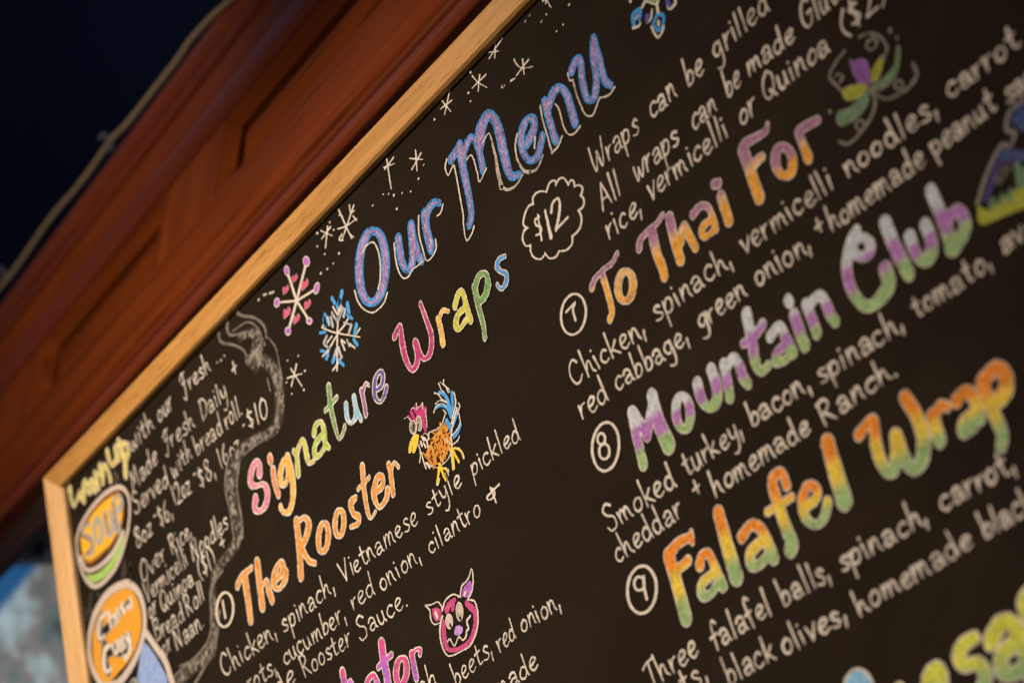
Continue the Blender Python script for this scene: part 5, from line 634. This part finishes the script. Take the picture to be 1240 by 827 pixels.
 ["slope",[["p",14082,-3653,14157,-3676,14220,-3730,14417,-3846,14395,-3896,14177,-3756,14070,-3710]],[[-9999,0.0,"deepblue2",0.6,0.3,0.0]],0.8],
 ["ridge",[["s",13885,-3856,18,13983,-3770,18,14062,-3699,18],["s",14071,-3707,9,14198,-3781,9]],[[-9999,0.0,"purple2",0.8,0.1,0.0]],0.6],
 ["snow",[["s",14015,-3800,29,14093,-3767,29]],[[-9999,0.0,"chalkdim",0.5,0.1,0.0]],0.6],
 ["outline",[["s",13827,-3838,14,13960,-3719,13,14103,-3633,12,14162,-3664,12,14224,-3619,13,14177,-3573,12,14225,-3499,13,14354,-3473,12]],[[-9999,0.0,"chalkdim",0.7,0.1,0.0]],0.6],
 ["grass_strip",[["p",13816,-3851,13882,-3918,13983,-3909,14143,-3907,14378,-3936,14326,-4055,13989,-4006,13797,-3964]],[[-9999,0.0,"yellowolive",0.9,0.2,0.0]],0.8],
 ["grass_tuft",[["s",13900,-3915,18,13933,-3882,18],["s",14042,-3940,18,14070,-3899,18],["s",14137,-3903,24,14168,-3795,24],["s",13979,-3919,18,14005,-3895,18],["s",14183,-3904,23,14203,-3840,23]],[[-9999,0.0,"leaf2",0.8,0.1,0.0]],0.6]]],
["steam_drawing","grey smudged chalk steam curling down beside the soups",[
 ["smudge",[["s",5185,-894,69,5430,-1006,71,5597,-1163,83,5655,-1321,104,5606,-1527,104,5500,-1660,88,5314,-1687,62,4964,-1623,66,4687,-1625,80,4481,-1716,102,4380,-1876,104,4380,-2108,100,4370,-2317,103,4226,-2395,79,3982,-2438,65,3819,-2463,68,3698,-2569,71,3628,-2793,72,3581,-2958,88,3437,-3124,96,3187,-3159,78,2867,-3158,81,2515,-3217,88],["s",5099,-621,58,5301,-674,52,5435,-777,90,5350,-879,105,5309,-981,101]],[[-9999,0.0,"chalkdim",0.66,0.0,31.8]],0.9],
 ["wisp",[["s",5149,-386,21,5213,-451,16,5464,-597,14,5597,-751,17,5599,-853,18],["s",4919,-391,28,4891,-461,22,4973,-541,12,5267,-648,12,5460,-768,15,5481,-879,26,5403,-964,26],["s",4987,-506,9,5302,-561,8,5481,-717,11,5546,-909,13],["s",4704,-406,28,4735,-504,16,4976,-646,13,5130,-768,13,5165,-845,15],["s",5606,-836,8,5726,-1012,10,5736,-1194,12,5738,-1314,13,5666,-1419,13],["s",5440,-980,12,5557,-1114,11,5687,-1212,13,5700,-1336,19,5551,-1546,19,5511,-1646,17,5319,-1702,12,5026,-1679,11,4765,-1671,11],["s",5473,-1216,12,5487,-1341,12],["s",3953,-2510,14,3652,-2586,19,3556,-2826,22,3449,-2996,18,3181,-3075,13,2812,-3091,12,2470,-3119,12],["s",3741,-2847,24,3571,-3077,22,3327,-3203,18,2963,-3320,17],["s",4441,-1583,17,4293,-1808,18,4304,-2062,17,4283,-2301,17],["s",4655,-1703,20,4521,-1898,21,4502,-2220,20,4461,-2367,20],["s",3140,-3078,14,2974,-3092,12,2703,-3057,12]],[[-9999,0.0,"chalkdim",0.55,0.1,0.0]],0.7]]],
["soup_bowl_drawing","orange soup bowl drawing with green side lettered Soup",[
 ["bowl_outline",[["p",634,-977,798,-871,1140,-799,1523,-783,1872,-829,2080,-929,2172,-1089,2124,-1265,1963,-1450,1645,-1634,1258,-1691,947,-1654,727,-1487,610,-1226]],[[-53.3,0.0,"chalkwarm",0.85,0.1,0.0]],0.7],
 ["soup_surface",[["p",728,-1012,904,-911,1216,-846,1591,-845,1890,-899,2008,-999,1995,-1145,1870,-1292,1560,-1390,1235,-1397,915,-1372,751,-1240]],[[-9999,-43.0,"amberdeep",0.9,0.15,0.0],[-43.0,0.0,"brown2",0.6,0,0.0]],0.7],
 ["bowl_rim",[["s",708,-1225,42,812,-1390,26,1113,-1470,26,1530,-1468,33,1884,-1368,37]],[[-9999,0.0,"chalkwarm",0.85,0.1,0.0]],0.7],
 ["bowl_side",[["p",794,-1438,1091,-1525,1511,-1515,1898,-1391,1721,-1555,1330,-1627,972,-1591,835,-1516]],[[-9999,0.0,"leaf3",0.85,0.3,0.0]],0.7],
 ["soup_lettering",[["s",1077,-958,25,897,-927,38,858,-1004,38,1056,-1133,36,1061,-1243,48,872,-1238,29],["s",1255,-989,51,1170,-1084,53,1229,-1233,22,1362,-1192,53,1351,-1043,39,1255,-989,23],["s",1483,-1003,45,1497,-1224,34,1621,-1235,47,1642,-1009,21,1707,-1249,41],["s",1765,-985,48,1799,-1301,47],["s",1752,-962,25,1911,-961,20,1955,-1076,46,1807,-1109,31]],[[-9999,0.0,"chalkgrey",0.8,0.3,0.0]],0.6],
 ["lettering_shadow",[["s",1084,-942,7,875,-910,10,824,-992,11,1033,-1133,10,1019,-1228,12,854,-1223,8],["s",1523,-1018,15,1521,-1233,15],["s",1734,-973,14,1748,-1282,14]],[[-9999,0.0,"brown1",0.8,0.1,0.0]],0.6],
 ["steam_wisp",[["s",1795,-1652,26,1797,-1758,27,1707,-1796,20],["s",1918,-1731,23,1940,-1843,25,1896,-1897,24],["s",1882,-689,17,1961,-775,29,1878,-814,24]],[[-9999,0.0,"chalkdim",0.4,0.1,0.0]],0.6,1]]],
["curry_bowl_drawing","orange curry bowl drawing with blue jug lettered Chicken Curry",[
 ["bowl_outline",[["p",602,-2024,841,-1857,1217,-1773,1624,-1801,1877,-1882,2081,-2072,2131,-2293,2049,-2499,1805,-2668,1485,-2771,1144,-2807,770,-2694,558,-2468,522,-2228]],[[-90.2,0.0,"chalkwarm",0.85,0.1,0.0]],0.7],
 ["curry_surface",[["p",706,-2091,920,-1932,1263,-1870,1626,-1898,1841,-1973,1978,-2131,2000,-2326,1899,-2481,1628,-2612,1284,-2661,943,-2683,733,-2570,642,-2364]],[[-9999,0.0,"amberdeep2",0.9,0.2,0.0]],0.7],
 ["milk_jug",[["p",1958,-2562,2081,-2664,2260,-2889,2353,-3130,1685,-2972,1772,-2751]],[[-9999,0.0,"milkblue",0.8,0.6,0.0]],0.7],
 ["jug_outline",[["s",2037,-2479,45,2195,-2669,43,2400,-2918,49,2481,-3184,54]],[[-9999,0.0,"chalkwarm",0.85,0.1,0.0]],0.7],
 ["lettering_ground",[["s",1027,-1985,59,918,-2046,73,897,-2153,65,975,-2227,43],["s",1003,-2155,64,1327,-2134,52,1802,-2071,38],["s",997,-2331,91,928,-2454,91,988,-2569,71],["s",1056,-2398,60,1342,-2410,61,1628,-2408,62],["s",1272,-2483,35,1501,-2525,40,1637,-2489,53]],[[-9999,-19.0,"boardblack",0.97,0,0.0],[-19.0,0.0,"chalkdim",0.7,0.1,0.0]],0.6],
 ["curry_lettering",[["s",1133,-1988,22,961,-2012,32,884,-2133,40,940,-2208,16,1018,-2193,23],["s",1213,-1999,33,1231,-2166,33],["s",1216,-2097,20,1331,-2071,15,1334,-2168,31],["s",1386,-2089,26,1419,-2164,26],["s",1445,-2045,25,1490,-2140,25],["s",1541,-2061,23,1591,-2142,22,1589,-2045,31],["s",1638,-2126,22,1732,-2094,13,1751,-2148,26],["s",1808,-2057,28,1823,-2141,28],["s",1121,-2339,24,984,-2343,39,906,-2479,48,964,-2577,20,1074,-2564,26],["s",1195,-2363,32,1222,-2451,18,1307,-2447,32,1317,-2370,36],["s",1395,-2380,32,1406,-2478,32],["s",1461,-2369,29,1492,-2466,29],["s",1539,-2379,24,1594,-2444,20,1622,-2374,31,1626,-2517,37,1474,-2594,23,1449,-2555,28]],[[-9999,0.0,"cream",0.9,0.1,0.0]],0.6],
 ["steam_wisp",[["s",846,-1677,35,745,-1824,35],["s",615,-1764,30,659,-1878,30],["s",986,-1709,15,1069,-1771,15],["s",1775,-1678,29,1689,-1792,29],["s",1935,-1735,29,1926,-1859,29]],[[-9999,0.0,"chalkdim",0.35,0.1,0.0]],0.6,1],
 ["garnish",[["s",1488,-2865,25,1594,-2851,18,1666,-2920,45,1584,-2926,23]],[[-9999,0.0,"chalkgrey",0.6,0.1,0.0]],0.6]]],
["text_mark","chalk plus sign after cilantro",[
 ["plus_mark",[["s",8671,-3503,8,8554,-3518,8,8473,-3533,10,8498,-3563,6,8574,-3559,10,8583,-3509,9,8540,-3492,6],["s",8545,-3480,9,8576,-3613,9]],[[-9999,0.0,"cream",0.85,0.1,0.0]],0.6]]]]

rng=random.Random(11)
lines_parent={}
for label,words,hw in LINES:
    lp=link('text_line',None,bd); lp['label']=label
    for wi,(txt,x0,z0,x1,z1,ux,uz) in enumerate(words):
        A=np.array([x0,z0],float);Bv=np.array([x1,z1],float);U=np.array([ux,uz],float)*.93
        adv=[GL[ch][0]+.09 for ch in txt]; tot=sum(adv)+.42; X=(Bv-A)/tot; pen=.20; strokes=[]
        for ch,ad in zip(txt,adv):
            jx=rng.uniform(-.03,.03);jy=rng.uniform(-.06,.06);sc=rng.uniform(.93,1.09);sl=rng.uniform(-.07,.07)
            for st_ in GL[ch][1]:
                p=np.array([(pen+jx+(x+sl*y)+rng.uniform(-.018,.018),(y*sc)+jy+rng.uniform(-.025,.025)) for x,y in st_])
                q=A+p[:,:1]*X+p[:,1:]*U
                q=spline(q,6) if len(q)>2 else q
                if len(q)==2: q=np.array([q[0],(q[0]+q[1])/2+np.array([rng.uniform(-2,2),rng.uniform(-2,2)]),q[1]])
                w0=hw*10*rng.uniform(.9,1.15); n=len(q); t=np.linspace(0,1,n)
                h=w0*.94*(1.1-.42*t+.16*np.sin(t*6+rng.uniform(0,6)))
                strokes.append((q,h))
            pen+=ad
        build_shape('word',strokes,[],[[-9999,0,'cream',.77+rng.uniform(-.09,.07),0]],5.0,.00022+.00001*(wi%3),lp,rag=1.3)
for name,label,items in DRAWINGS:
    dp=link(name,None,bd); dp['label']=label
    for k,it in enumerate(items):
      nm,shapes,layers,step=it[:4]
      for shapes in ([[s] for s in shapes] if len(it)>4 else [shapes]):
        strokes=[];polys=[]
        for s in shapes:
            a=np.array(s[1:],float)
            if s[0]=='s':
                a=a.reshape(-1,3); a=spline(a,6) if len(a)>2 else a
                strokes.append((a[:,:2],np.maximum(a[:,2],2)))
            else: polys.append(spline(np.vstack([a.reshape(-1,2),a[:2][None]]),6)[:-1])
        build_shape(nm,strokes,polys,layers,step*10,.00024+.00006*k,dp,rag=2.2)
print('tris',sum(len(m.polygons) for m in bpy.data.meshes))
